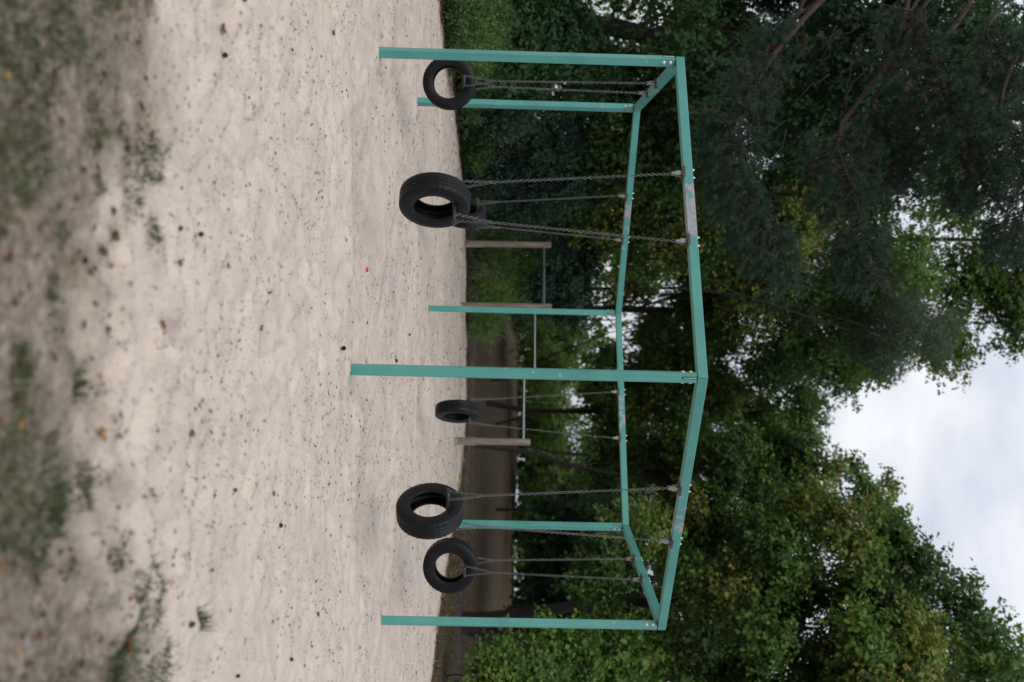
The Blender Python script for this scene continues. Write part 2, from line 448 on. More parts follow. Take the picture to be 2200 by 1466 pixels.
HEX_C, HEX_R, HEX_PHI = np.array([-.1157, 11.03]), 3.3213, -1.45944
LEAN = np.array([.0297, .0810])
CORN = [HEX_C + HEX_R * np.array([math.cos(HEX_PHI + i * math.pi / 3), math.sin(HEX_PHI + i * math.pi / 3)]) for i in range(6)]
MID = [(CORN[i] + CORN[(i + 1) % 6]) / 2 for i in range(6)]
DENTS = []
for i in range(1300):
    yy = 2.9 + 21 * rng.random() ** 1.6; xx = (rng.random() * 2 - 1) * min(1.4 + yy * .42, 8)
    DENTS.append((xx, yy, rng.random() * 6.28, .10 + .08 * rng.random(), .045 + .03 * rng.random(), .010 + .026 * rng.random()))
def sand_h(x, y):
    x = np.asarray(x, float); y = np.asarray(y, float)
    h = .030 * fbm(x, y, .45, 3, 3) + .026 * fbm(x, y, 2.2, 3, 11) + .016 * fbm(x, y, 7.0, 3, 5)
    sh = x.shape; xf, yf, hf = x.ravel(), y.ravel(), h.ravel().copy()
    o = np.argsort(yf); ys = yf[o]
    for (cx, cy, a, l, wd, dp) in DENTS:
        i0, i1 = np.searchsorted(ys, (cy - .45, cy + .45))
        k = o[i0:i1]; k = k[np.abs(xf[k] - cx) < .45]
        if not len(k): continue
        dx, dy = xf[k] - cx, yf[k] - cy
        q = np.sqrt(((dx * math.cos(a) + dy * math.sin(a)) / l) ** 2 + ((-dx * math.sin(a) + dy * math.cos(a)) / wd) ** 2)
        hf[k] += dp * (-np.exp(-(q ** 2) * 1.6) + .55 * np.exp(-((q - 1.45) ** 2) * 5))
    h = hf.reshape(sh)
    for m_ in MID:
        q = np.hypot(x - m_[0], y - m_[1]); h = h - .10 * np.exp(-(q / .60) ** 2) + .025 * np.exp(-((q - 1.0) / .3) ** 2)
    for c_ in CORN:
        q = np.hypot(x - c_[0], y - c_[1]); h = h + .012 * np.exp(-(q / .13) ** 2) - .018 * np.exp(-((q - .30) / .14) ** 2)
    e = pit_sd(x, y) + .5 * fbm(x, y, 1.1, 4, 21) + .30 * fbm(x, y, 6, 3, 8)
    k = np.clip(e / .55, -1, 1)
    return h + np.where(k < 0, k * .12, 0) - .03 * np.clip(1 - k, 0, 1)
GZ = -.035
def dirt_of(x, y):
    e = pit_sd(x, y) + .55 * fbm(x, y, 1.6, 4, 60)
    near = np.clip((.42 - e + .35 * np.clip(-x - .1, 0, .7) - .15 * np.clip(.4 - np.abs(x - .05), 0, .4)) / .95, 0, 1); near = near * near * (3 - 2 * near)
    edge = .55 * np.clip((.9 - (pit_sd(x, y) + .5 * fbm(x, y, .9, 3, 66))) / .9, 0, 1)
    hol = 0 * edge
    for m_ in MID: hol = np.maximum(hol, .17 * np.exp(-(np.hypot(x - m_[0], y - m_[1]) / .62) ** 2))
    return np.where(y < 7, near, np.maximum(edge, hol))
def ground_h(x, y):
    x = np.asarray(x, float); y = np.asarray(y, float)
    far = np.clip((y - 31) / 30, 0, 1)
    return GZ - .16 * np.clip((pit_sd(x, y) - .9) / .8, 0, 1) + .02 * fbm(x, y, .8, 3, 31) + np.where(y < 4.2, .022 * fbm(x, y, 3.1, 3, 40), 0) + far * far * (3 - 2 * far) * (1.45 + .3 * fbm(x, y, .1, 2, 9) + .02 * np.clip(-x, -12, 12))

def grid(xs, ys, hf):
    X, Y = xs, ys
    V = np.stack([X, Y, hf(X, Y)], -1); r, c = X.shape
    I = np.arange(r * c).reshape(r, c)
    Fq = np.stack([I[:-1, :-1], I[:-1, 1:], I[1:, 1:], I[1:, :-1]], -1).reshape(-1, 4)
    return V.reshape(-1, 3), Fq
# ground: one sheet to the horizon, finer close by
ax = np.concatenate([-np.geomspace(600, 12, 40), np.linspace(-11.5, 11.5, 110), np.geomspace(12, 600, 40)])
ay = np.concatenate([[-600, -200, -60, -20, -6, 0], np.linspace(1, 5, 90), np.linspace(5.3, 60, 120), np.geomspace(61, 900, 30)])
GX, GY = np.meshgrid(ax, ay)
V, Fq = grid(GX, GY, ground_h)
tag(mesh_np('ground', V, Fq, M['ground'], smooth=True, attrs={'dirt': dirt_of(V[:, 0], V[:, 1])}), kind='structure')
ys = 2.55 * (27.6 / 2.55) ** np.linspace(0, 1, 350)
tt = np.linspace(-1, 1, 330)
SY = np.repeat(ys[:, None], 330, 1); SX = tt[None, :] * np.minimum(3.5 + SY * .55, 10.6)
V, Fq = grid(SX, SY, sand_h)
tag(mesh_np('sand', V, Fq, M['sand'], smooth=True, attrs={'dirt': dirt_of(V[:, 0], V[:, 1])}), kind='structure')
# asphalt footpath curving past the pit
pp = np.array([(22, 20.5), (14, 22.2), (9, 23.6), (6, 25.2), (3.6, 27.6), (1.2, 29.8), (-2, 31.6), (-7, 33)])
tq = np.linspace(0, 7, 90); px_ = np.interp(tq, range(8), pp[:, 0]); py_ = np.interp(tq, range(8), pp[:, 1])
k5 = np.ones(9) / 9
px_[4:-4] = np.convolve(px_, k5, 'valid'); py_[4:-4] = np.convolve(py_, k5, 'valid')
tx, ty = np.gradient(px_), np.gradient(py_); tl = np.hypot(tx, ty); nx, ny = -ty / tl, tx / tl
rows = []
for s_ in np.linspace(-1, 1, 7):
    wdt = .95 + .12 * fbm(px_, py_, 1.3, 3, 55)
    rows.append(np.stack([px_ + nx * s_ * wdt, py_ + ny * s_ * wdt, ground_h(px_, py_) + .035 * (1 - abs(s_) ** 6) - .004], -1))
A = np.stack(rows, 1); I = np.arange(A.shape[0] * 7).reshape(-1, 7)
Fq = np.stack([I[:-1, :-1], I[:-1, 1:], I[1:, 1:], I[1:, :-1]], -1).reshape(-1, 4)[:, ::-1]
tag(mesh_np('path', A.reshape(-1, 3), Fq, M['asphalt'], smooth=True), kind='structure')

# ------------------------------------------------------------------ swing frame
S, H = .086, 2.9
frame = empty('swing_frame', (HEX_C[0], HEX_C[1], 0))
tag(frame, 'turquoise green six-sided steel swing frame with worn beams standing in the sand', 'swing frame')
bolt_mb = MB(); bolt_mb.lathe([(0, .011), (.008, .010), (.0125, .005), (.0135, 0), (.018, 0), (.018, -.003)], 14, 'z')
bolt_me = bolt_mb.mesh('bolt', M['zinc'])
slot_mb = MB()
slot_mb.box((0, .0010, -.055), (.020, .0016, .125)); 
slot_me = slot_mb.mesh('slot', M['black'])
weld_mb = MB(); weld_mb.tube([(0, -.0005, .006), (.001, .0006, -.03), (-.0005, .0006, -.07), (0, -.0005, -.108)], .0055, 6)
weld_me = weld_mb.mesh('weld', M['weld'])
for i in range(6):
    c = CORN[i]; a = HEX_PHI + i * math.pi / 3
    top = np.array([c[0] + LEAN[0], c[1] + LEAN[1], H - .008]); bot = np.array([c[0], c[1], -.35 * 0 - .3]); bot[:2] -= (top[:2] - c) * .1
    ax3 = norm(top - bot); L = np.linalg.norm(top - bot)
    zq = Vector(ax3); rad = Vector((math.cos(a), math.sin(a), 0)); rad = (rad - zq * rad.dot(zq)).normalized(); tan = zq.cross(rad)
    Mp = Matrix(((rad[0], tan[0], zq[0], bot[0]), (rad[1], tan[1], zq[1], bot[1]), (rad[2], tan[2], zq[2], bot[2]), (0, 0, 0, 1)))
    mb = MB(); mb.box((0, 0, L / 2), (S, S, L), bev=.006)
    p = mb.build('post', M['paint']); p.parent = frame; p.matrix_parent_inverse = Matrix.Translation((-HEX_C[0], -HEX_C[1], 0)); p.matrix_basis = Mp
    p['wear'] = 0.0
    for sgn in (1, -1):
        for dz in (.045, .11):
            b_ = link('bolt', bolt_me, p); b_.location = (.0, sgn * (S / 2 + .002), L - dz); b_.rotation_euler = (-sgn * math.pi / 2, 0, 0)
        s1 = link('slot', slot_me, p); s1.location = (sgn * (S / 2), 0, L - .006); s1.rotation_euler = (0, 0, -sgn * math.pi / 2)
        s2 = link('weld', weld_me, p); s2.location = (sgn * (S / 2 + .001), .002, L - .006); s2.rotation_euler = (0, 0, -sgn * math.pi / 2)
HANG = .358
hang_mb = MB()                                           # clamp plate, fork and shackle under a beam, local x along the beam
plate_mb = MB(); plate_mb.box((0, 0, -.004), (.115, S + .012, .007), bev=.0015)
for s_ in (-1, 1): plate_mb.box((0, s_ * (S / 2 + .003), .006), (.115, .004, .026), bev=.001)
for s_ in (-1, 1): hang_mb.box((0, s_ * .017, -.036), (.042, .006, .058), bev=.0015)
hang_mb.tube([(0, -.026, -.046), (0, .026, -.046)], .007, 8)
hang_mb.box((0, 0, -.060), (.024, .024, .046), bev=.004)
hang_mb.tube([(0, -.019, -.085), (0, .019, -.085)], .0065, 8)
for s_ in (-1, 1): hang_mb.box((0, s_ * .0165, -.085), (.020, .004, .036), bev=.001)
hang_me = hang_mb.mesh('hanger', M['galv'])
plate_me = plate_mb.mesh('plate', M['rust'])
nut_mb = MB(); nut_mb.lathe([(0, .026), (.004, .025), (.007, .021), (.0075, .013), (.011, .012), (.011, .003), (.016, .002), (.016, -.002)], 10, 'z')
nut_me = nut_mb.mesh('nut', M['zinc'])
beams = []
apo = HEX_R * math.cos(math.pi / 6)
for i in range(6):
    c0, c1 = CORN[i] + LEAN, CORN[(i + 1) % 6] + LEAN
    m_ = (c0 + c1) / 2; d = norm(c1 - c0); L = np.linalg.norm(c1 - c0)
    g = .0022; t30 = math.tan(math.pi / 6)
    vs = []; y_out, y_in = -S / 2, S / 2
    # local x along the beam, local +y towards the middle of the frame; mitred ends
    bv = .005
    sec = [(-S / 2 + bv, 0), (S / 2 - bv, 0), (S / 2, bv), (S / 2, S - bv), (S / 2 - bv, S), (-S / 2 + bv, S), (-S / 2, S - bv), (-S / 2, bv)]
    for e in (-1, 1):
        for (yy, zz) in sec: vs.append((e * (L / 2 - g - yy * t30), yy, zz))
    fs = [(k, (k + 1) % 8, 8 + (k + 1) % 8, 8 + k) for k in range(8)]
    fs = [f[::-1] for f in fs] + [tuple(range(8)), tuple(range(15, 7, -1))]
    mb = MB(); mb.add(vs, [f[::-1] for f in fs])
    b = mb.build('beam', M['paint'], frame); b.location = (m_[0] - HEX_C[0], m_[1] - HEX_C[1], H); b.rotation_euler = (0, 0, math.atan2(d[1], d[0]))
    b['wear'] = [.70, .35, .70, .95, .45, 1.15][i]
    beams.append(b)
    for s_ in (-1, 1):
        h = link('hanger', hang_me, b); h.location = (s_ * HANG, 0, -.001); h = link('plate', plate_me, b); h.location = (s_ * HANG, 0, -.001)
        for q in (-1, 1):
            k = link('nut', nut_me, b); k.location = (s_ * HANG + q * .042, 0, S)

# ------------------------------------------------------------------ tyre swings
def tyre_mesh(R, Wd, rim, seed, style):
    hw = Wd / 2; hs = R - rim; NS = 152
    half = [  # (axle, radius) outer skin bead -> tread centre
        (hw * .74, rim), (hw * .84, rim - .002), (hw * .90, rim + .008), (hw * .905, rim + .012), (hw * .96, rim + .022), (hw * .965, rim + .026), (hw * 1.0, rim + hs * .36), (hw * 1.02, rim + hs * .50), (hw * 1.0, rim + hs * .64),
        (hw * .99, rim + hs * .66), (hw * .965, rim + hs * .77), (hw * .92, rim + hs * .86), (hw * .86, rim + hs * .925), (hw * .80, rim + hs * .96), (hw * .72, rim + hs * .978)]
    tread = [(.50, .986), (.40, .989), (.385, .935), (.33, .935), (.315, .991), (.10, .998), (.09, .945), (.03, .945), (.02, .998)]
    outer = half + [(hw * a, rim + hs * b) for a, b in tread]
    outer = outer + [(-a, r) for a, r in reversed(outer)]
    inner = [(-hw * .70, rim + .004), (-hw * .84, rim + hs * .25), (-hw * .93, rim + hs * .50), (-hw * .86, rim + hs * .74), (-hw * .66, rim + hs * .84), (0, rim + hs * .87),
             (hw * .66, rim + hs * .84), (hw * .86, rim + hs * .74), (hw * .93, rim + hs * .50), (hw * .84, rim + hs * .25), (hw * .70, rim + .004)]
    prof = np.array(outer + inner); n = len(prof)
    sh = {11, 12, 13, 14, 15}; no = len(outer); shm = {no - 1 - k for k in sh}
    cen = {18, 19, 20, no - 19, no - 20, no - 21}
    V = []
    for k in range(NS):
        for j, (a_, r_0) in enumerate(prof):
            r0 = r_0
            if (j in sh or j in shm) and (k % 4 == (0 if style else 1)): r0 -= .0038 if j not in (11, no - 12) else .002
            off = 2 * math.pi / NS * ((j - 12) * .35 if j in sh else 0)
            if j in cen and k % 6 == 2: r0 -= .004
            an = 2 * math.pi * k / NS + off
            V.append((a_, r0 * math.sin(an), r0 * math.cos(an)))
    I = np.arange(NS * n).reshape(NS, n)
    Fq = np.stack([I, np.roll(I, -1, 0), np.roll(np.roll(I, -1, 0), -1, 1), np.roll(I, -1, 1)], -1).reshape(-1, 4)
    return np.array(V), Fq[:, ::-1]

LP, LW, LR = .026, .0112, .0030                         # chain link pitch, half width, wire
def link_pts():
    pts = []; hl = LP / 2 + LR * .9
    for k in range(5): a = -math.pi / 2 + math.pi * k / 4; pts.append((LW * math.sin(a), 0, hl - LW + LW * math.cos(a)))
    for k in range(5): a = math.pi / 2 + math.pi * k / 4; pts.append((LW * math.sin(a), 0, -(hl - LW) + LW * math.cos(a)))
    return pts
_lm = MB(); _lm.tube(link_pts(), LR, 6, closed=True)
LV, LF = np.array(_lm.v), np.array(_lm.f)
def chain_geo(A, B, tw0):
    A, B = np.asarray(A, float), np.asarray(B, float); L = np.linalg.norm(B - A); n = max(2, int(round(L / LP))); t = (B - A) / L
    h = np.array([1., 0, 0]) - t * t[0]; h /= np.linalg.norm(h); e = np.cross(t, h)
    VV, FF = [], []
    for k in range(n):
        p = A + t * L * (k + .5) / n; sag = 0
        an = tw0 + (k % 2) * math.pi / 2 + .10 * math.sin(k * .37 + tw0 * 3) + k * .012
        q = h * math.cos(an) + e * math.sin(an); q2 = np.cross(t, q)
        VV.append(p + LV[:, :1] * q + LV[:, 1:2] * q2 + LV[:, 2:] * t * (L / n / LP)); FF.append(LF + k * len(LV))
    return np.concatenate(VV), np.concatenate(FF)
def join(parts):
    b = 0; VV, FF = [], []
    for v, f in parts: VV.append(v); FF.append(f + b); b += len(v)
    return np.concatenate(VV), np.concatenate(FF)

ring_mb = MB(); ring_mb.tube([(.019 * math.sin(2 * math.pi * k / 14), 0, .019 * math.cos(2 * math.pi * k / 14)) for k in range(14)], .0038, 6, closed=True)
ring_me = ring_mb.mesh('ring', M['chain'])
# beam index: (zbottom, ztop, rim ratio, width, yaw, shift along beam)
SW = {0: (.279, .912, .57, .19, -.10, 0), 1: (.278, .945, .555, .20, -.02, 0), 2: (.195, .845, .57, .185, .03, 0), 3: (.33, .925, .57, .19, -.05, 0), 4: (.262, .870, .60, .175, .02, .0), 5: (.308, .955, .57, .195, -.06, 0)}
SWLAB = {0: 'black tyre swing on the near right beam, chains spread wide before the sand',
         1: 'black tyre swing seen nearly round on the right side beam next to the right post',
         2: 'small-looking black tyre swing hanging from the rear beam between the wooden bar posts',
         3: 'black tyre swing mostly hidden behind the large tyre on the near left beam',
         4: 'black tyre swing on the left side beam, seen round between the two left green posts',
         5: 'large black tyre swing on the near left beam, its wide tread facing the camera'}
for i in range(6):
    zb, zt, rr, Wd, yaw, sh_ = SW[i]
    R = (zt - zb) / 2; zc = (zt + zb) / 2; rim = R * rr
    m_ = MID[i] + LEAN * .35; d = norm(CORN[(i + 1) % 6] - CORN[i]); ang = math.atan2(d[1], d[0])
    s = empty('tyre_swing', (m_[0], m_[1], zc), ang)
    tag(s, SWLAB[i], 'tyre swing', 'tyre swings hanging from the green frame')
    V, Fq = tyre_mesh(R, Wd, rim, i, i % 2)
    ty_ = mesh_np('tyre', V, Fq, M['rubber'], s, smooth=True); ty_.rotation_euler = (0, 0, yaw)
    zl = rim - .006                                       # handle loop runs across the top of the hole, parallel to the beam
    hl, hw_ = Wd / 2 + .135, .055; rc = .04; pts = []
    for (cx_, cy_, a0) in ((hl - rc, hw_ - rc, 0), (-hl + rc, hw_ - rc, 90), (-hl + rc, -hw_ + rc, 180), (hl - rc, -hw_ + rc, 270)):
        for k in range(5):
            a = math.radians(a0 + k * 22.5); pts.append((cx_ + rc * math.cos(a), cy_ + rc * math.sin(a), zl + .006 * abs(cx_ + rc * math.cos(a)) / hl))
    hb = MB(); hb.tube(pts, .0165, 10, closed=True)
    hb.box((0, 0, zl - .004), (Wd * .9, .088, .02), bev=.005)
    hd = hb.build('handle', M['coat'], s); hd.rotation_euler = (0, 0, yaw)
    mb = MB(); mb.box((0, 0, zl + (R * .9 - zl) / 2), (.07, .05, R * .93 - zl), bev=.006); mount = mb.build('mounting_block', M['coat'], s); mount.rotation_euler = (0, 0, yaw)
    for sx_ in (-1, 1):
        for q in (-.03, .03):
            k = link('bolt', bolt_me, s); k.location = (sx_ * (.036), q * .6, zl + .045); k.rotation_euler = (0, sx_ * math.pi / 2, 0)
    cy_, sy_ = math.cos(yaw), math.sin(yaw)
    rotv = lambda v: np.array([v[0] * cy_ - v[1] * sy_, v[0] * sy_ + v[1] * cy_, v[2]])
    dx3 = LEAN * .65; lx = dx3[0] * math.cos(ang) + dx3[1] * math.sin(ang); ly = -dx3[0] * math.sin(ang) + dx3[1] * math.cos(ang)
    for e in (-1, 1):
        x0 = e * (Wd / 2 + .085)
        J = np.array([e * (.245 + .010), ly * .18, zl + .34]); topp = np.array([e * HANG + lx, ly, H - zc - .088])
        J = np.array([0, 0, 0.]) + np.array([x0, 0, zl]) + (topp - np.array([x0, 0, zl])) * (.34 / (topp[2] - zl))
        parts = [chain_geo(J, topp, rng.random() * 3)]
        for q in (-1, 1):
            rp_ = rotv((x0, q * hw_, zl)); rg = link('ring', ring_me, s); rg.location = rp_ + np.array([0, 0, .012]); rg.rotation_euler = (0, q * .15, rng.random() * .6)
            parts.append(chain_geo(rp_ + np.array([0, 0, .034]), J + np.array([0, q * .003, -.006]), rng.random() * 3))
        V, Fq = join(parts); mesh_np('chain', V, Fq, M['chain'], s, smooth=True)

# ------------------------------------------------------------------ exercise bars behind
b0 = [ground_at(997, 524), ground_at(990, 657), None, ground_at(977, 948)]
b0[2] = b0[1] + (b0[3] - b0[1]) * .50
zt_ = [2.20, 2.20, 1.98, 1.71]
bars = empty('exercise_bars', (b0[0][0], b0[0][1], 0))
tag(bars, 'row of grey steel turning bars at stepped heights between weathered wooden posts', 'exercise bars')
for i, p0 in enumerate(b0):
    rel = np.array([p0[0] - b0[0][0], p0[1] - b0[0][1], 0])
    mb = MB(); n = 20; prof = []; hgt = zt_[i]
    pts = [(0, 0, .07), (0, 0, hgt * .4), (0, 0, hgt - .012), (0, 0, hgt)]
    mb.tube(pts, [.083, .081, .080, .074], n)
    po = mb.build('post', M['wood'], bars); po.location = rel
    mb = MB()
    for s_ in (-1, 1): mb.box((s_ * .0875, 0, .19), (.006, .055, .62), bev=.001)
    mb.box((0, 0, .062), (.18, .055, .006))
    br = mb.build('bracket', M['galv'], po); br.rotation_euler = (0, 0, -.75)
dirb = norm((b0[3] - b0[0])[:2])
for i, z in enumerate([2.02, 1.80, 1.555]):
    A_, B_ = b0[i], b0[i + 1]; rel = lambda q: (q[0] - b0[0][0], q[1] - b0[0][1], z)
    mb = MB(); mb.tube([rel(A_), rel(B_)], .0195, 12); mb.build('bar', M['bar'], bars)

# ------------------------------------------------------------------ foliage
def leaf_mesh(name, P, D, N, L, Wd, tint, mat, parent=None, fold=.18, shape=.5):
    n = len(P); D = norm(D); Sd = norm(np.cross(D, N)); U = np.cross(Sd, D)
    L = np.broadcast_to(L, n)[:, None]; Wd = np.broadcast_to(Wd, n)[:, None]
    mid = P + D * L * shape + U * Wd * fold
    V = np.empty((n, 4, 3)); V[:, 0] = P; V[:, 1] = mid + Sd * Wd * .5; V[:, 2] = P + D * L - U * L * .06; V[:, 3] = mid - Sd * Wd * .5
    b = np.arange(n)[:, None] * 4
    Fq = np.concatenate([b + [0, 1, 2], b + [0, 2, 3]], 1).reshape(-1, 3)
    return mesh_np(name, V.reshape(-1, 3), Fq, mat, parent, attrs={'tint': np.repeat(tint, 4)})

def foliage(clumps, n_leaves, L, per=10, droop=.25, tw=.42, tint=(.35, .18), yellow=0, shell=.42, center=None, seed=0, ratio=.70, side=.8):
    """leaves in short sprays spread over the given clumps [(centre, radii)]"""
    g = np.random.default_rng(seed)
    C = np.array([c for c, r in clumps]); R = np.array([np.broadcast_to(r, 3) for c, r in clumps])
    wts = (R.mean(1) ** 2); wts /= wts.sum(); nt_ = max(1, n_leaves // per)
    k = g.choice(len(C), nt_, p=wts)
    dv = norm(g.normal(size=(nt_, 3)))
    cen = np.array(center) if center is not None else C.mean(0)
    outw = norm(C[k] - cen)
    flip = ((dv * outw).sum(1) < -.25) & (g.random(nt_) < .7); dv[flip] *= -1
    lo = dv[:, 2] < -.5; fl = lo & (g.random(nt_) < .45); dv[fl, 2] *= -1
    rad = g.random(nt_) ** shell
    lump = .80 + .42 * np.sin(dv[:, 0] * 5 + k) * np.sin(dv[:, 1] * 4 + 2 * k) + .12 * g.normal(size=nt_)
    P0 = C[k] + dv * R[k] * (rad * np.clip(lump, .45, 1.3))[:, None]
    T = norm(dv * .8 + g.normal(size=(nt_, 3)) * .55 + np.array([0, 0, -droop]))
    sd = norm(np.cross(T, dv + g.normal(size=(nt_, 3)) * .3))
    ctint = g.normal(size=len(C)) * tint[1] * .6 + tint[0]; cy = (g.random(len(C)) < yellow)
    tt_ = ctint[k] + g.normal(size=nt_) * tint[1] * .4
    Ps, Ds, Ns, Ts, Ls = [], [], [], [], []
    for j in range(per):
        t = (j + g.random(nt_)) / per; s_ = 1 if j % 2 else -1
        p = P0 + T * (tw * t)[:, None] + np.array([0, 0, -1.]) * (tw * droop * t * t)[:, None] + g.normal(size=(nt_, 3)) * tw * .10
        Ps.append(p); Ds.append(T * .55 + sd * s_ * side + np.array([0, 0, -.28]) + g.normal(size=(nt_, 3)) * .35)
        Ns.append(np.array([0, 0, .50]) + dv * .80 + g.normal(size=(nt_, 3)) * .45)
        yl = (cy[k] & (g.random(nt_) < .45)) | (g.random(nt_) < yellow * .12)
        q = np.where(yl, .78 + .2 * g.random(nt_), np.clip(tt_ + g.normal(size=nt_) * .07, 0, .74)); Ts.append(q)
        Ls.append(L * (.65 + .6 * g.random(nt_)))
    P, D, N, T_, L_ = (np.concatenate(a) for a in (Ps, Ds, Ns, Ts, Ls))
    return P, D, N, L_, L_ * ratio, T_

def shell_clumps(c, r, n, fr, seed, zmin=-.75, flat=1.0):
    g = np.random.default_rng(seed); out = []; c = np.array(c, float); r = np.array(r, float); pts = []
    for _ in range(n * 30):
        if len(out) >= n: break
        v = norm(g.normal(size=3)); 
        if v[2] < zmin: continue
        q = v * (.45 + .5 * g.random())
        if any(np.linalg.norm(q - p) < .95 / n ** .42 for p in pts): continue
        pts.append(q); rad = fr * r.mean() * (.7 + .6 * g.random())
        out.append((c + q * r, np.array([rad, rad, rad * .78 * flat])))
    return out

def wavy(a, b, n, amp, g):
    a, b = np.array(a, float), np.array(b, float); t = np.linspace(0, 1, n)[:, None]; L = np.linalg.norm(b - a)
    q = a + (b - a) * t; q[1:-1] += g.normal(size=(n - 2, 3)) * amp * L; return list(q)

def tree(name, label, base, clumps, trunk_top, tr, leafmat, n_leaves, L, bark='bark', seed=1, limbs=14, group=None, lean=0, trunk_path=None, cat='tree', twigs=True, **kw):
    g = np.random.default_rng(seed + 500)
    b = np.array(base, float); b[2] = float(ground_h(np.array([b[0]]), np.array([b[1]]))[0]); t = empty(name, b); tag(t, label, cat, group)
    path = trunk_path if trunk_path is not None else wavy((0, 0, -.1), np.array(trunk_top) - b, 7, .018, g)
    path = [np.array(p, float) for p in path]
    rad = [tr * (1 - .72 * k / (len(path) - 1)) for k in range(len(path))]
    fl = path[0] + (path[1] - path[0]) * .18; path2 = [path[0], path[0] + (path[1] - path[0]) * .07, fl] + path[1:]; rad2 = [tr * 1.75, tr * 1.3, tr * 1.05] + rad[1:]
    mb = MB(); mb.tube(path2, rad2, 12); mb.build('trunk', M[bark], t)
    mb = MB(); P = np.array(path)
    idx = g.permutation(len(clumps))[:limbs]
    for k in idx:
        c = clumps[k][0] - b
        h = np.clip(c[2] * (.30 + .55 * g.random()), P[0, 2] + .3, P[-1, 2] * .98)
        st = np.array([np.interp(h, P[:, 2], P[:, j]) for j in range(3)]); r0 = np.interp(h, P[:, 2], rad) * .26
        pts = wavy(st, c, 6, .04, g); pts[2] = pts[2] + np.array([0, 0, .06 * np.linalg.norm(c - st)])
        mb.tube(pts, list(np.linspace(r0, r0 * .18, 6)), 6, caps=False)
        for q in range(4):
            e = c + norm(g.normal(size=3)) * clumps[k][1] * .85; mb.tube(wavy(pts[3 + q % 2], e, 4, .06, g), list(np.linspace(r0 * .3, .008, 4)), 5, caps=False)
    if len(idx): mb.build('branches', M[bark], t)
    P_, D_, N_, L_, W_, T_ = foliage(clumps, n_leaves, L, seed=seed, **kw)
    leaf_mesh('crown', P_ - b, D_, N_, L_, W_, T_, M[leafmat], t)
    return t

def env(px0, px1, py, Y, depth, wide=None):
    """crown ellipsoid: photograph rows/cols at distance Y -> centre and radii"""
    a, b_ = at(px0, py, Y), at(px1, py, Y)
    rz = (b_[2] - a[2]) / 2; return (a + b_) / 2, np.array([wide * Y / F_PX if wide else rz, depth, rz])

# --- left hand broadleaf trees behind the hedge
c, r = env(1180, 2290, 90, 22, 3.6, 330)
cl = shell_clumps(c, r, 54, .24, 3, -.95) + [(at(1680, 10, 23), 1.3), (at(1600, -20, 23), 1.2), (at(1760, 40, 23), 1.2), (at(2150, 100, 23), 1.3), (at(2190, 230, 24), 1.3), (at(2110, 320, 24.5), 1.2), (at(1690, 250, 23.5), 1.1)]
tree('broadleaf_tree', 'dark dense broadleaf tree at far left behind the low green hedge', (c[0] - .5, 22.6, 0), cl, c + np.array([0, 0, 3]), .30, 'leaf_dark', 72000, .140, seed=11, tint=(.42, .22), yellow=.03, group='broadleaf trees round the playground', limbs=12)
c, r = env(1190, 1950, 330, 25.5, 3.4, 300)
cl = shell_clumps(c, r, 44, .26, 5, -.9) + [(at(1330, 430, 25), 1.1), (at(1400, 470, 25), 1.0), (at(1500, 420, 24.5), 1.2), (at(1480, 330, 24), 1.1)]
tree('broadleaf_tree', 'broadleaf tree with yellowing leaves seen above the large left tyre swing', (c[0] + .3, 26, 0), cl, c + np.array([0, 0, 2.5]), .26, 'leaf', 68000, .135, seed=12, tint=(.40, .2), yellow=.22, group='broadleaf trees round the playground', limbs=16)
c, r = env(1390, 2330, 480, 31, 4.0, 330)
cl = shell_clumps(c, r, 50, .22, 8, -.9)
tree('broadleaf_tree', 'tall broadleaf tree left of the sky gap with loose leaf clusters at its edge', (c[0] + .8, 31.4, 0), cl, c + np.array([.5, 0, 4]), .20, 'leaf', 80000, .148, seed=13, tint=(.38, .18), yellow=.22, group='broadleaf trees round the playground', limbs=22)
c, r = env(1270, 1960, 680, 34, 3.2, 195)
cl = shell_clumps(c, r, 30, .24, 9, -.9) + [(at(2120, 640, 31.5), 1.0), (at(2190, 660, 31), .8), (at(2100, 590, 31), 1.3), (at(1880, 775, 33), .9), (at(1830, 765, 33), 1.0), (at(1780, 760, 33.5), 1.3)]
tree('broadleaf_tree', 'broadleaf tree with dark bent limbs seen over the rear green beam', (c[0] - .4, 34, 0), cl, c + np.array([0, 0, 4]), .17, 'leaf', 60000, .148, seed=14, tint=(.40, .18), yellow=.20, group='broadleaf trees round the playground', limbs=20)
# fine-leaved grey-green tree top
c, r = env(1850, 2060, 715, 27, 1.6, 85)
cl = shell_clumps(c, r, 20, .34, 19, -.9)
tree('willow_tree', 'slim tree with fine grey-green leaves reaching up beside the sky gap', (c[0] - 1.4, 28.5, 0), cl, c, .065, 'silver', 24000, .095, seed=15, ratio=.24, tint=(.5, .25), per=12, limbs=8)
# --- middle trees below the sky gap
c, r = env(1210, 1715, 900, 37, 4.0, 210)
cl = shell_clumps(c, r, 48, .24, 21, -.9) + [(at(1735, 870, 36), .9), (at(1725, 940, 36), .9), (at(1690, 820, 36), 1.2), (at(1700, 990, 36), 1.0), (at(1770, 905, 36), .35)]
tree('broadleaf_tree', 'green broadleaf tree under the sky gap behind the tall front post', (2.5, 38, 0), cl, c + np.array([0, 0, 2]), .12, 'leaf', 70000, .158, seed=16, tint=(.42, .18), yellow=.05, droop=.5, group='broadleaf trees round the playground', limbs=14)
c, r = env(1330, 1800, 1105, 31, 3.4, 170)
cl = shell_clumps(c, r, 40, .25, 23, -.9) + [(at(1780, 1010, 30), .55), (at(1700, 985, 30.5), .8), (at(1835, 1000, 30), .25), (at(1850, 1060, 30), .75), (at(1905, 1040, 30), .30), (at(1890, 1120, 29), .8)]
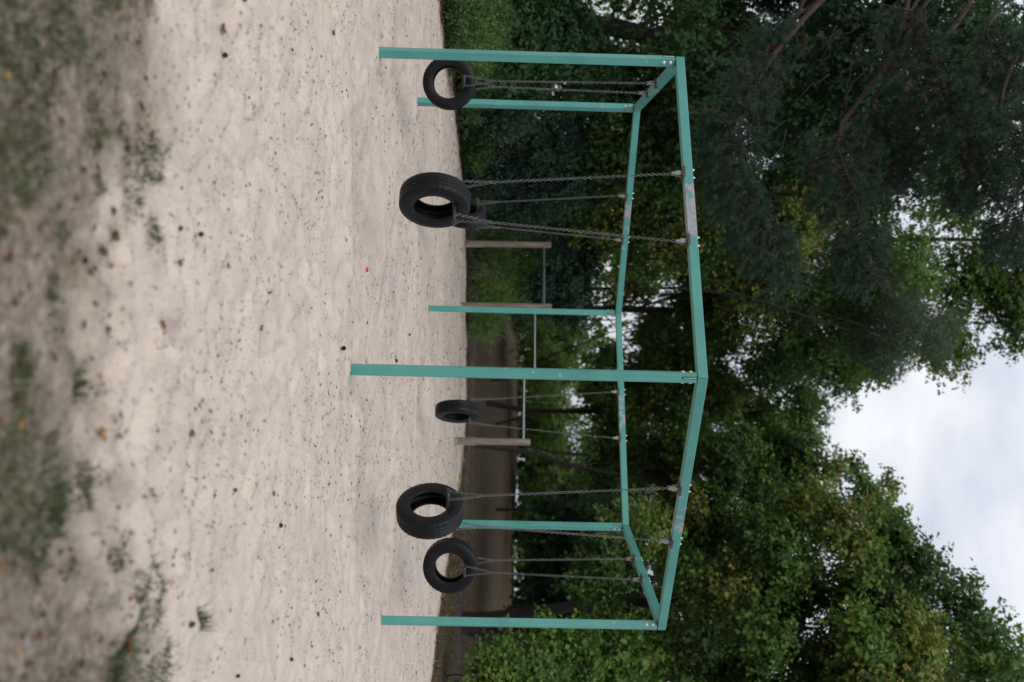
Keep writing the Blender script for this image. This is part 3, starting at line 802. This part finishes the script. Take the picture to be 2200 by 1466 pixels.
tree('broadleaf_tree', 'broadleaf tree with upright leafy tips right of the sky gap', (3.5, 31.5, 0), cl, c + np.array([0, 0, 2.5]), .09, 'leaf', 70000, .145, seed=17, tint=(.36, .18), yellow=.10, group='broadleaf trees round the playground', limbs=14)
# --- the big tree at the right with the dark forked trunk
c, r = env(1400, 2040, 1390, 23, 3.6, 330)
cl = shell_clumps(c, r, 62, .22, 27, -.95) + [(at(2040, 1295, 23), .75), (at(1960, 1225, 23), .8), (at(2000, 1200, 23), .25), (at(2075, 1260, 23), .25), (at(1900, 1160, 23.5), .8), (at(2120, 1400, 22), .95), (at(2110, 1330, 22.5), .35), (at(1750, 1440, 23), 1.2), (at(1450, 1385, 24.5), 1.1), (at(1530, 1420, 24.5), 1.1), (at(1390, 1400, 24), .8), (at(1640, 1380, 24), 1.2), (at(1330, 1190, 22.5), .9), (at(1290, 1240, 22.5), .8), (at(1390, 1150, 23), .9),
      (at(1350, 1420, 21.5), 1.1), (at(1280, 1440, 21.5), 1.0), (at(1300, 1390, 22), .8)]
bt = ground_at(993, 1338)
tp = [(0, 0, -.1), (-.02, 0, .35), (-.10, 0, .9), (-.22, .1, 1.7), (-.42, .2, 3.0), (-.6, .2, 5), (-.5, .3, 8)]
tr4 = tree('broadleaf_tree', 'large broadleaf tree at right with a dark forked trunk behind the right post', bt, cl, None, .30, 'leaf', 106000, .132, seed=18, tint=(.36, .2), yellow=.24, group='broadleaf trees round the playground', limbs=20, trunk_path=tp)
mb = MB(); mb.tube([(.05, .05, .1), (.25, .05, .55), (.55, .1, 1.25), (.85, .2, 2.2), (1.2, .3, 3.6), (1.5, .3, 6)], [.26, .24, .25, .22, .17, .08], 12); mb.build('trunk', M['bark'], tr4)
c, r = env(1500, 2420, 1560, 26, 4, 330)
cl = shell_clumps(c, r, 40, .24, 29, -.9)
tree('broadleaf_tree', 'broadleaf tree with browning leaves cut off by the right edge of the scene', (c[0], 27, 0), cl, c, .3, 'leaf', 48000, .145, seed=19, tint=(.40, .2), yellow=.26, group='broadleaf trees round the playground', limbs=10)

# --- shrubs
def shrub(name, label, clumps, base, mat, n, L, seed, cat='shrub', group=None, stem=.02, **kw):
    return tree(name, label, base, clumps, np.array(base) + np.array([0, 0, .8]), stem, mat, n, L, seed=seed, limbs=min(8, len(clumps)), cat=cat, group=group, **kw)
def gp(px, py, Y, dz=0): p = at(px, py, Y); return p
cl = [(at(995, 20, 17), (.9, .7, .45)), (at(1010, 75, 17.6), (.7, .6, .45)), (at(1000, -60, 16.8), (1.0, .8, .5)), (at(1040, 40, 18), (.9, .8, .38))]
shrub('hedge', 'low light green hedge at the left edge of the sand', cl, (*at(990, 20, 17.4)[:2], 0), 'feather', 20000, .085, 31, tint=(.40, .25), ratio=.30, droop=-.2, tw=.28)
cl = [(at(1100, 60, 19.5), (1.2, .9, .9)), (at(1180, 30, 20), (1.2, .9, .9)), (at(1130, -60, 20), 1.3), (at(1110, 140, 20.5), (.9, .9, .9))]
shrub('shrub', 'dark broad-leaved shrub behind the low green hedge', cl, (*at(1000, 60, 19.8)[:2], 0), 'leaf_dark', 22000, .12, 32, tint=(.35, .2))
cl = [(at(1040, 190, 21.3), (1.0, .8, .9)), (at(1120, 230, 22), (1.1, .9, 1.0)), (at(1060, 290, 22.4), (1.0, .8, .9)), (at(1170, 300, 22.8), (1.1, .9, 1.0)), (at(1120, 350, 23.2), (1.1, .9, 1.1)), (at(1040, 350, 23), (.8, .7, .8)), (at(1210, 380, 23.5), (1.0, .8, .9)), (at(1215, 250, 22.8), (.9, .8, .8))]
shrub('shrub', 'tall blue-green shrub thicket behind the left rear green post', cl, (*at(1000, 270, 22.4)[:2], 0), 'leaf_blue', 36000, .105, 33, tint=(.42, .25), ratio=.42, tw=.3)
cl = [(at(1130, 440, 25), (1.0, .9, 1.1)), (at(1060, 430, 24.6), (.9, .8, .8)), (at(1180, 490, 26), (1.0, .9, 1.0)), (at(1190, 580, 26.5), (1.1, .9, .9)), (at(1230, 640, 27), (1.0, .9, .8)), (at(1250, 540, 27), (1.1, .9, .9)), (at(1140, 620, 27), (.8, .8, .7))]
shrub('shrub', 'dark grey-green shrub behind the highest steel turning bar', cl, (*at(1005, 520, 26)[:2], 0), 'leaf_blue', 34000, .11, 34, tint=(.32, .2), ratio=.5, tw=.34)
cl = [(at(1010, 205, 20.6), (.7, .5, .28)), (at(1020, 300, 21.8), (.8, .5, .30)), (at(1025, 400, 23.6), (.7, .5, .3)), (at(1015, 130, 19), (.5, .5, .3))]
shrub('ground_cover_shrub', 'low green creeping shrub along the sand edge behind the left tyre swings', cl, (*at(1000, 270, 21.4)[:2], 0), 'feather', 15000, .08, 35, tint=(.38, .2), ratio=.3, droop=-.2, tw=.25)
cl = [(at(1060, 505, 25.6), (.75, .6, .75)), (at(1050, 560, 25.9), (.8, .6, .65)), (at(1100, 560, 26.3), (.7, .6, .6)), (at(1045, 620, 25.9), (.75, .6, .6)), (at(1080, 620, 26.3), (.6, .5, .5)), (at(1035, 672, 25.8), (.5, .5, .45)), (at(1110, 500, 26), (.6, .6, .5)), (at(1028, 700, 25.9), (.35, .4, .3))]
shrub('feathery_shrub', 'bright green feathery shrub between the two tall wooden bar posts', cl, (*at(1003, 580, 26)[:2], 0), 'feather', 32000, .12, 36, tint=(.55, .2), ratio=.16, droop=-.5, tw=.36, side=.45)
cl = [(at(1090, 1430, 19), (.5, .5, .45)), (at(1150, 1450, 19.2), (.6, .5, .5)), (at(1060, 1480, 18.6), (.6, .5, .45)), (at(1190, 1400, 20), (.6, .5, .5)), (at(1240, 1430, 20), (.7, .5, .5))]
shrub('shrub', 'leafy green bush with large leaves at the right edge beside the path', cl, (*at(985, 1450, 19.3)[:2], 0), 'leaf', 9000, .12, 37, tint=(.50, .22))
# undergrowth behind the middle of the frame, backlight painted into its pale leaves
cl = [(at(1150, 690, 44), (1.2, 1.2, 1.0)), (at(1180, 780, 45), (1.3, 1.2, 1.0)), (at(1165, 710, 46), (1.5, 1.2, 1.3)), (at(1160, 760, 47), (1.4, 1.2, 1.1)), (at(1215, 730, 47), (1.6, 1.2, 1.3)), (at(1200, 790, 48), (1.5, 1.2, 1.2))]
shrub('shrub', 'green bush far back, lightened as if backlit, under the lowest part of the rear beam', cl, (*at(1100, 740, 47)[:2], .2), 'leaf_backlit', 19000, .16, 38, stem=.008, tint=(.45, .22))
for k, (pa, pb, Y, lb, mt) in enumerate([(840, 900, 50, 'green bush far back behind the lowest steel turning bar', 'leaf_backlit'), (960, 1040, 52, 'green bush far back right of the shortest wooden bar post', 'leaf'), (1100, 1180, 48, 'dark bush far back behind the near right tyre chains', 'leaf')]):
    cl = []
    g = np.random.default_rng(90 + k)
    for q in range(9): cl.append((at(1150 + 130 * g.random(), pa - 30 + (pb - pa + 60) * g.random(), Y + 3 * g.random()), (1.3 + .6 * g.random(), 1.1, .8 + .6 * g.random())))
    shrub('shrub', lb, cl, (*at(1100, (pa + pb) / 2, Y)[:2], .2), mt, 11000, .18, 60 + k, stem=.008, tint=(.42, .2), yellow=.05)
for k, (pa, pb, Y, lb) in enumerate([(1130, 1230, 38, 'dark thicket under the trees behind the right side tyre swing'), (1240, 1330, 36, 'dark thicket under the trees left of the forked trunk'), (1350, 1480, 34, 'dark thicket under the trees right of the forked trunk')]):
    g = np.random.default_rng(140 + k)
    cl = [(at(1160 + 200 * g.random(), pa - 20 + (pb - pa + 40) * g.random(), Y + 3 * g.random()), (1.2 + .5 * g.random(), 1.1, .9 + .5 * g.random())) for q in range(10)]
    shrub('shrub', lb, cl, (*at(1100, (pa + pb) / 2, Y)[:2], .1), 'leaf_dark', 13000, .19, 160 + k, stem=.008, tint=(.40, .2), yellow=.04)
# slim trunks further off
for k, (p0, p1, Y, rr_, lb) in enumerate([((1120, 905), (1290, 878), 43, .06, 'slim leaning dark tree trunk behind the lowest bar'), ((1110, 962), (1300, 985), 45, .07, 'dark upright tree trunk just right of the shortest wooden bar post'),
                                          ((1175, 800), (1330, 730), 40, .04, 'thin leaning bare stem left of the tall front post'), ((1100, 1090), (1330, 1075), 44, .08, 'dark tree trunk far back left of the near right chains')]):
    A_, B_ = at(*p0, Y), at(*p1, Y); base = np.array([A_[0] - (B_[0] - A_[0]) * .3, A_[1], .2]); top = B_ + (B_ - A_) * .8
    g = np.random.default_rng(70 + k)
    cl = [(top + g.normal(size=3) * np.array([1.4, 1.2, .9]), (1.1, 1.0, .8)) for _ in range(7)]
    tree('slim_tree', lb, base, cl, top, rr_, 'leaf', 9000, .14, seed=70 + k, tint=(.4, .2), yellow=.08, limbs=6)
# far wood closing the view
g = np.random.default_rng(123); cl = []
for q in range(170):
    py = -150 + 1750 * g.random() if q < 110 else 900 + 620 * g.random(); hi = 1290 if 560 < py < 900 else 1420
    if 655 < py < 830 and g.random() < .45: continue
    if py > 900: hi = 1560 if q < 110 else 1300
    if py < 400: hi = 1500
    Y = 56 + 14 * g.random(); cl.append((at(1135 + (hi - 1135) * g.random() ** 1.2, py, Y), (2.6 + 1.4 * g.random(), 2.0, 1.6 + 1.2 * g.random())))
for q in range(56):
    py = -120 + 30.5 * q
    if 690 < py < 770: continue
    Y = 58 + 5 * g.random(); c0 = at(1138 + 22 * g.random(), py, Y); cl.append((c0, (1.7, 1.2, .95)))
cl += [(at(1235, 640, 52), (1.6, 1.2, 1.2)), (at(1290, 690, 50), (1.3, 1.1, .9)), (at(1265, 725, 53), (1.4, 1.1, 1.0)), (at(1180, 740, 57), (1.6, 1.1, 1.2)), (at(1330, 640, 52), (1.4, 1.1, 1.0)), (at(1300, 760, 54), (1.5, 1.1, 1.0)), (at(1230, 790, 56), (1.6, 1.2, 1.2))]
P_, D_, N_, L_, W_, T_ = foliage(cl, 50000, .50, seed=99, tint=(.40, .2), yellow=.08, tw=.8)
fw = leaf_mesh('far_wood', P_, D_, N_, L_, W_, T_, M['leaf']); tag(fw, 'far green wood closing the view behind the playground', 'wood', kind='stuff')

# ------------------------------------------------------------------ pine reaching in from the left
pine = empty('pine_tree', (-8.2, 16.5, 0)); tag(pine, 'pine with drooping blue-green needle boughs reaching in from the upper left', 'pine tree')
pb = np.array([-8.2, 16.5, 0])
mb = MB(); mb.tube([(0, 0, -.1), (.02, 0, .4), (.1, .05, 3), (.0, .1, 6), (.15, .1, 9), (.1, 0, 13), (.2, 0, 16)], [.36, .27, .24, .21, .17, .1, .03], 14); mb.build('trunk', M['pinebark'], pine)
NP, ND, NT = [], [], []
g = np.random.default_rng(77)
limb = MB()
def bough(spine, start, r0, width, nshoot, dead=.08, hang=.5, bare=.0):
    """spine: list of (px, py, Y) of the needle-bearing part; a limb comes from the trunk to it"""
    pts = [at(*q) for q in spine]; st = pb + np.array(start)
    full = [st] + [st + (pts[0] - st) * t + np.array([0, 0, .5 * math.sin(math.pi * t)]) + g.normal(size=3) * .06 for t in (.35, .7)] + pts
    F_ = np.array([full[0]] + full + [full[-1]]); sm = []
    for i in range(1, len(F_) - 2):
        for t in np.linspace(0, 1, 6)[:-1]:
            sm.append(.5 * (2 * F_[i] + (F_[i + 1] - F_[i - 1]) * t + (2 * F_[i - 1] - 5 * F_[i] + 4 * F_[i + 1] - F_[i + 2]) * t * t + (3 * F_[i] - F_[i - 1] - 3 * F_[i + 1] + F_[i + 2]) * t ** 3) + g.normal(size=3) * .018)
    sm.append(full[-1])
    limb.tube([p - pb for p in sm], list(np.linspace(r0 * .75, .010, len(sm))), 8, caps=False)
    Q = np.array(pts); sl = np.concatenate([[0], np.cumsum(np.linalg.norm(np.diff(Q, axis=0), axis=1))])
    for k in range(int(nshoot * 1.55)):
        t = g.random() * sl[-1]; p = np.array([np.interp(t, sl, Q[:, j]) for j in range(3)])
        i = min(np.searchsorted(sl, t), len(Q) - 1); ax_ = norm(Q[max(i, 1)] - Q[max(i, 1) - 1])
        wv = width * (1.05 - .55 * t / sl[-1])
        rv = g.normal(size=3); rv -= ax_ * rv.dot(ax_); rv = norm(rv) * wv * (.25 + .85 * g.random()); rv[2] = rv[2] * .85 - hang * wv * .35
        e = p + rv + ax_ * .35 * wv
        md = (p + e) / 2 + np.array([0, 0, .08 * wv]); limb.tube([p - pb, md - pb, e - pb], [.010, .007, .004], 4, caps=False)
        for sidek in range(3):
            ts = norm(norm(e - md) * .8 + ax_ * .4 + g.normal(size=3) * .45); ln = .16 + .16 * g.random(); s0 = e + g.normal(size=3) * .07 * (sidek > 0)
            n = 60; tt_ = g.random(n); base = s0 + ts * (ln * tt_)[:, None]
            dd = norm(g.normal(size=(n, 3)) * .75 + ts * .85)
            NP.append(base); ND.append(dd)
            dk = g.random() < dead * .45; c0 = .95 if dk else .35 + .42 * g.random()
            NT.append(np.clip(c0 + g.normal(size=n) * (.02 if dk else .10), 0, .99 if dk else .89))
bough([(1640, 150, 15.2), (1590, 260, 14.8), (1600, 380, 14.5), (1640, 490, 14.4), (1705, 600, 14.4)], (.1, .1, 7.2), .085, .62, 150)
bough([(1570, 240, 15.5), (1560, 330, 15.2), (1590, 440, 15.0), (1650, 560, 15.0)], (.1, .1, 6.6), .06, .50, 90, .15)
bough([(1800, 290, 15.0), (1830, 400, 14.6), (1850, 500, 14.5), (1870, 610, 14.4)], (.1, .1, 8.2), .08, .62, 130, .14)
bough([(1870, 240, 15.8), (1920, 330, 15.4), (1940, 400, 15.2)], (.1, .1, 8.6), .07, .75, 90, .16)
bough([(2010, 120, 15.4), (2050, 240, 14.8), (2090, 330, 14.5), (2120, 420, 14.4)], (.15, .1, 9.4), .09, .95, 170, .14)
bough([(2150, 210, 14.6), (2190, 320, 14.2), (2200, 450, 14.0), (2170, 530, 14)], (.15, .1, 10.2), .08, .75, 110, .08)
bough([(1700, 40, 15.8), (1660, 130, 15.6), (1630, 210, 15.4)], (.1, 0, 8.0), .075, .55, 60, .25)
bough([(1960, 20, 15.8), (1990, 110, 15.4), (2000, 180, 15.2)], (.15, 0, 9.6), .07, .8, 60, .25)
bough([(2120, 60, 15.4), (2160, 120, 15.2), (2200, 190, 15.0)], (.15, 0, 10.4), .07, .8, 70, .12)
for q in range(34):                                        # bare twigs hanging under the limbs
    a = at(1580 + 480 * g.random(), 20 + 260 * g.random(), 15.4 + .6 * g.random()); e = a + np.array([.5 + .5 * g.random(), -.2, -.25 - .5 * g.random()])
    limb.tube([p - pb for p in wavy(a, e, 5, .07, g)], list(np.linspace(.012, .003, 5)), 4, caps=False)
limb.build('branches', M['pinebark'], pine)
P_ = np.concatenate(NP); D_ = np.concatenate(ND); T_ = np.concatenate(NT); n = len(P_)
sdv = norm(np.cross(D_, g.normal(size=(n, 3)))); Ln = .055 + .03 * g.random((n, 1)); wn_ = .0042
V = np.empty((n, 3, 3)); V[:, 0] = P_ - sdv * wn_; V[:, 1] = P_ + sdv * wn_; V[:, 2] = P_ + D_ * Ln; V -= pb
mesh_np('crown', V.reshape(-1, 3), np.arange(n * 3).reshape(-1, 3), M['needle'], pine, attrs={'tint': np.repeat(T_, 3)})

# ------------------------------------------------------------------ grass, litter
def blades(P, Hh, Wd, tint, mat, name, lean=.5, parent=None, seed=0):
    g = np.random.default_rng(seed); n = len(P); a = g.random(n) * 6.28; d = np.stack([np.cos(a), np.sin(a), np.zeros(n)], -1); s_ = np.stack([-np.sin(a), np.cos(a), np.zeros(n)], -1)
    ln = (lean * g.random(n) * Hh)[:, None]; Hc = Hh[:, None]; Wc = np.broadcast_to(Wd, n)[:, None]; z = np.array([0, 0, 1.])
    V = np.empty((n, 5, 3)); V[:, 0] = P - s_ * Wc; V[:, 1] = P + s_ * Wc; m_ = P + d * ln * .35 + z * Hc * .6; V[:, 2] = m_ + s_ * Wc * .7; V[:, 3] = m_ - s_ * Wc * .7; V[:, 4] = P + d * ln * 1.2 + z * Hc
    b = np.arange(n)[:, None] * 5; Fq = np.concatenate([b + [0, 1, 2], b + [0, 2, 3], b + [3, 2, 4]], 1).reshape(-1, 3)
    return mesh_np(name, V.reshape(-1, 3), Fq, mat, parent, attrs={'tint': np.repeat(tint, 5)})
def top_z(x, y): return np.maximum(sand_h(x, y), ground_h(x, y))
g = np.random.default_rng(5)
# foreground turf, thin and patchy
x = (g.random(64000) * 2 - 1) * 2.2; y = 1.8 + g.random(64000) * 2.0
e = pit_sd(x, y); pn = fbm(x, y, 2.2, 4, 60) + .35 * fbm(x, y, 9, 2, 61)
bias = .22 * np.clip((-x - .15) / .5, 0, 1) + .12 * np.clip((x - .35) / .4, 0, 1); keep = (pn - e * .8 + bias > .27) & (e < .45)
x, y = x[keep], y[keep]; z = top_z(x, y); n = len(x)
gt = blades(np.stack([x, y, z - .004], -1), .010 + .030 * g.random(n) ** 1.8, .0016 + .0012 * g.random(n), np.clip(.50 + .7 * fbm(x, y, 1.3, 3, 62) + .22 * g.normal(size=n), 0, 1), M['grass'], 'grass', 2.2, seed=1)
tag(gt, 'thin patchy grass in the foreground at the near edge of the sand', 'grass', kind='stuff')
# verge beyond the pit
x = -7 + 22 * g.random(70000); y = 14 + 15 * g.random(70000); e = pit_sd(x, y); pn = fbm(x, y, .9, 3, 63)
keep = (e < -.05) & (e > -2.6) & (pn + .25 * (x > 2.5) > .02) & (x > -1)
x, y = x[keep], y[keep]; z = ground_h(x, y); n = len(x)
tag(blades(np.stack([x, y, z], -1), .03 + .07 * g.random(n), .004, np.clip(.45 + .35 * g.normal(size=n), 0, 1), M['grass'], 'verge_grass', .6, seed=2), 'strip of verge grass between the sand and the path', 'grass', kind='stuff')

def crumbs(name, x, y, z, L, ratio, tint, label, cat, seed=0):
    g = np.random.default_rng(seed); n = len(x); a = g.random(n) * 6.28; P = np.stack([x, y, z], -1)
    D = np.stack([np.cos(a), np.sin(a), .12 * g.normal(size=n)], -1) * L[:, None]; Sd = np.stack([-np.sin(a), np.cos(a), .3 * g.normal(size=n)], -1) * (L * ratio)[:, None]
    V = np.stack([P, P + D * .6 + Sd * .6, P + D - Sd * .2], 1)
    o = mesh_np(name, V.reshape(-1, 3), np.arange(n * 3).reshape(-1, 3), M['dryleaf'], attrs={'tint': np.repeat(tint, 3)}); return tag(o, label, cat, kind='stuff')
def flakes(name, x, y, z, L, ratio, tint, label, cat, curl=.35, seed=0):
    g = np.random.default_rng(seed); n = len(x); a = g.random(n) * 6.28
    D = np.stack([np.cos(a), np.sin(a), .15 * g.normal(size=n)], -1); N = np.stack([.35 * g.normal(size=n), .35 * g.normal(size=n), np.ones(n)], -1)
    o = leaf_mesh(name, np.stack([x, y, z], -1), D, N, L, L * ratio, tint, M['dryleaf'], fold=curl); return tag(o, label, cat, kind='stuff')
n = 118000
y = np.where(g.random(n) < .14, 1 / (1 / 2.9 - g.random(n) * (1 / 2.9 - 1 / 25.4)), 3.5 + 22 * g.random(n) ** .95); x = (g.random(n) * 2 - 1) * np.minimum(1.3 + y * .42, 8); e = pit_sd(x, y); cl_ = fbm(x, y, 1.4, 3, 70) + .6 * fbm(x, y, 5, 2, 71)
keep = (e > -.1) & (cl_ + .45 * g.random(n) + .35 * np.exp(-np.clip(e, 0, 9) / .8) > .13); x, y = x[keep], y[keep]; n = len(x)
crumbs('twig_litter', x, y, sand_h(x, y) + .004, (.008 + .036 * g.random(n) ** 3) * (.42 + y * .066), .18 + .65 * g.random(n) ** 2, np.clip(.14 + .2 * g.normal(size=n), 0, .8), 'small dark twig and leaf crumbs scattered over the sand', 'litter', seed=3)
n = 40000
y = 14 + 24 * g.random(n); x = -7 + 24 * g.random(n); e = pit_sd(x, y); keep = (e < .35) & (g.random(n) < np.exp(-np.clip(-e, 0, 30) / 1.6) + .12); x, y = x[keep], y[keep]; n = len(x)
flakes('leaf_litter', x, y, top_z(x, y) + .012, .035 + .05 * g.random(n), .6, np.clip(.55 + .28 * g.normal(size=n), 0, 1), 'brown and yellow fallen leaves along the far edge of the sand', 'fallen leaves', seed=4)
n = 1500
y = 1.9 + 1.7 * g.random(n); x = (g.random(n) * 2 - 1) * 1.8; keep = pit_sd(x, y) < .25; x, y = x[keep], y[keep]; n = len(x)
flakes('foreground_litter', x, y, top_z(x, y) + .006, .012 + .035 * g.random(n) ** 2, .5, np.clip(.5 + .25 * g.normal(size=n), 0, .95), 'dry leaf crumbs among the foreground grass', 'litter', seed=5)

# single fallen leaves, cones and scraps that can be picked out
def dry_leaf(px, py, L, tint, label, seed):
    g = np.random.default_rng(seed); p = ground_at(px, py); z = float(top_z(np.array([p[0]]), np.array([p[1]]))[0])
    L *= .8; nu, nv = 9, 7; V = []; a0 = g.random() * 6.28; cu = .25 + .4 * g.random()
    for i in range(nu):
        t = i / (nu - 1); wdt = .36 * math.sin(math.pi * t ** .8) ** .7 + .02; wdt *= 1 + .22 * math.cos(i * 3.1)
        for j in range(nv):
            s_ = j / (nv - 1) * 2 - 1
            V.append((L * (t - .5), L * wdt * s_, L * (cu * s_ * s_ * .45 + .25 * cu * (2 * t - 1) ** 2 + .03 * g.normal()) + .004))
    I = np.arange(nu * nv).reshape(nu, nv); Fq = np.stack([I[:-1, :-1], I[:-1, 1:], I[1:, 1:], I[1:, :-1]], -1).reshape(-1, 4)
    o = mesh_np('fallen_leaf', V, Fq, M['dryleaf'], smooth=True, attrs={'tint': np.clip(np.full(len(V), tint) + .05 * g.normal(size=len(V)), 0, 1)})
    o.location = (p[0], p[1], z); o.rotation_euler = (.1 * g.normal(), .1 * g.normal(), a0); tag(o, label, 'fallen leaf', 'single fallen leaves on the sand')
for k, a in enumerate([(336, 697, .060, .80, 'largest curled orange-brown leaf on the open near sand, left of centre'), (548, 704, .050, .74, 'brown leaf on the sand just beyond the largest orange leaf'),
                       (413, 932, .055, .78, 'orange-brown leaf alone on the smooth near sand right of centre'), (680, 1320, .060, .72, 'brown leaf on the sand before the right green post'),
                       (475, 62, .055, .70, 'brown leaf on the near sand at the far left'), (710, 70, .060, .76, 'reddish brown leaf on the sand before the left green post'),
                       (342, 290, .050, .66, 'dark brown leaf on the near sand left of the pine cones'), (247, 505, .065, .68, 'reddish curled leaf at the near grass edge, left half'), (240, 540, .06, .6, 'dark curled leaf close beside the reddish one at the near grass edge'),
                       (210, 930, .075, .93, 'yellow-brown leaf lying on the foreground grass edge'), (262, 1385, .07, .66, 'brown crumpled leaf by the grass tuft at the near right edge'), (395, 565, .045, .7, 'small brown leaf on the sand beyond the near pair of cones'),
                       (495, 570, .045, .72, 'small orange-brown leaf on the sand halfway to the front post, left'), (585, 1060, .045, .7, 'small brown leaf on the sand short of the near right tyre')]):
    dry_leaf(*a, 300 + k)
cone_mb = MB()
cone_mb.lathe([(.0, 0), (.006, .002), (.010, .010), (.009, .022), (.004, .034), (0, .037)], 8, 'z')
for r0 in range(7):
    zz = .004 + r0 * .0048; rad_ = .017 * math.sin(math.pi * (.25 + .68 * r0 / 7)); m_ = 8 if r0 < 5 else 5
    for k in range(m_):
        a = 2 * math.pi * (k + .5 * (r0 % 2)) / m_; ca, sa = math.cos(a), math.sin(a); w_ = .0058
        p0 = np.array([ca * .006, sa * .006, zz]); p1 = np.array([ca * rad_, sa * rad_, zz + .007]); tv = np.array([-sa, ca, 0]) * w_
        cone_mb.add([p0 - tv * .4, p0 + tv * .4, p1 + tv, p1 - tv, p1 + np.array([ca * .002, sa * .002, .0035])], [(0, 1, 2, 3), (3, 2, 4)])
cone_me = cone_mb.mesh('pine_cone', M['cone'])
for k, (px, py, lb) in enumerate([(500, 1450, 'dark pine cone on the sand at the far right edge of the view'), (622, 1412, 'dark pine cone on the sand below the right green post'), (400, 1347, 'dark pine cone beside the small green grass tuft'),
                                  (393, 497, 'larger dark pine cone on the near sand left of centre'), (432, 500, 'small dark cone just beyond the larger near cone'), (845, 771, 'dark pine cone on the sand beside the foot of the tall front post'), (877, 722, 'dark pine cone on the sand beyond the front post, toward the rear post'),
                                  (722, 752, 'dark pine cone just left of the foot of the tall front post'), (603, 1123, 'dark pine cone on the sand before the near right tyre'), (500, 1052, 'small dark cone on the open sand right of centre'), (508, 4, 'dark pine cone at the left edge of the near sand'), (478, 122, 'dark cone on the left near sand beside a brown leaf'), (200, 552, 'dark cone at the near grass edge, left half')]):
    p = ground_at(px, py); o = link('pine_cone', cone_me); z = float(top_z(np.array([p[0]]), np.array([p[1]]))[0])
    s_ = .6 if p[1] < 6 else .95
    o.location = (p[0], p[1], z + .012 * s_); o.rotation_euler = (1.35, .3, k * 1.7); o.scale = (s_ * (.9 + .3 * (k % 3) / 2),) * 3; tag(o, lb, 'pine cone', 'pine cones on the sand')
# tufts
def tuft(px, py, n, hh, label, seed, tint=.35, spread=.05):
    g = np.random.default_rng(seed); p = ground_at(px, py); q = np.clip(g.normal(size=(n, 2)), -1.5, 1.5) * spread * np.array([1.15, .65])
    z = top_z(p[0] + q[:, 0], p[1] + q[:, 1]); P = np.stack([q[:, 0], q[:, 1], z - z.min() - .004], -1)
    o = blades(P, hh * (.5 + .6 * g.random(n)), .0022, np.clip(tint + .2 * g.normal(size=n), 0, 1), M['grass'], 'grass_tuft', 1.6, seed=seed)
    o.location = (p[0], p[1], float(z.min())); tag(o, label, 'grass tuft', 'grass tufts in the near sand')
tuft(425, 1330, 60, .085, 'single green grass tuft standing in the sand near a dark cone', 1, .42, .028)
tuft(195, 1045, 170, .032, 'dark green tuft strip at the near sand edge right of centre', 2, .45, .045)
tuft(140, 1100, 170, .04, 'green tuft in the foreground grass right of centre', 3, .45, .045)
tuft(262, 1440, 240, .06, 'bright green tuft in the near right corner of the sand edge', 4, .38, .07)
tuft(185, 830, 90, .04, 'small green tuft on the near edge right of middle', 5, .45, .03)
tuft(210, 400, 50, .035, 'small round green tuft at the near sand edge, left half', 6, .4, .02)
tuft(130, 640, 90, .035, 'green tuft in the foreground left of middle', 7, .45, .04)
tuft(60, 800, 150, .045, 'green tuft at the bottom foreground near the middle', 8, .45, .045)
# scraps
p = ground_at(790, 580); mb = MB(); zz = float(sand_h(np.array([p[0]]), np.array([p[1]]))[0])
mb.tube([(-.028, 0, .010), (-.012, .004, .016), (.006, -.002, .014), (.020, .002, .012)], [.004, .011, .012, .010], 8); M['red'] = simple('red_foil', (.55, .03, .03), .3, 0, .2, 60, .5, .004)
M['white'] = simple('white_paper', (.75, .75, .76), .6, 0, .1, 60, .5, .004)
o = mb.build('wrapper', M['red']); o.location = (p[0], p[1], zz); o.rotation_euler = (0, 0, .3); tag(o, 'crumpled red and white sweet wrapper on the sand before the rear left beam', 'wrapper')
mb = MB(); mb.tube([(.016, .001, .012), (.028, .003, .010), (.036, .004, .014)], [.010, .008, .011], 8); mb.build('twist_end', M['white'], o)
p = ground_at(970, 257); mb = MB(); mb.lathe([(0, 0), (.022, .003), (.026, .018), (.012, .030), (0, .032)], 7, 'z', smooth=False)
o = mb.build('paper_scrap', M['white']); o.location = (p[0], p[1], float(sand_h(np.array([p[0]]), np.array([p[1]]))[0])); o.rotation_euler = (.4, .2, 0); tag(o, 'small white scrap of paper on the sand behind the left rear post', 'paper scrap')
p = ground_at(978, 1027); M['ball'] = simple('ball_felt', (.50, .62, .06), .9, 0, .1, 120, .4, .003)
M['seam'] = simple('ball_seam', (.7, .7, .62), .7, 0, .05, 60, 0)
mb = MB(); mb.lathe([(.034 * math.sin(math.pi * k / 14), -.034 * math.cos(math.pi * k / 14)) for k in range(15)], 20, 'z')
o = mb.build('ball', M['ball']); o.location = (p[0], p[1], float(sand_h(np.array([p[0]]), np.array([p[1]]))[0]) + .032); tag(o, 'small bright yellow-green ball on the far sand left of the near right chains', 'ball')
mb = MB(); pts = []
for k in range(40):
    t = 2 * math.pi * k / 40; v = norm(np.array([math.cos(t) + .35 * math.cos(3 * t), math.sin(t) - .35 * math.sin(3 * t), .95 * math.sin(2 * t)])); pts.append(v * .0342)
mb.tube(pts, .0012, 5, closed=True); mb.build('seam', M['seam'], o)
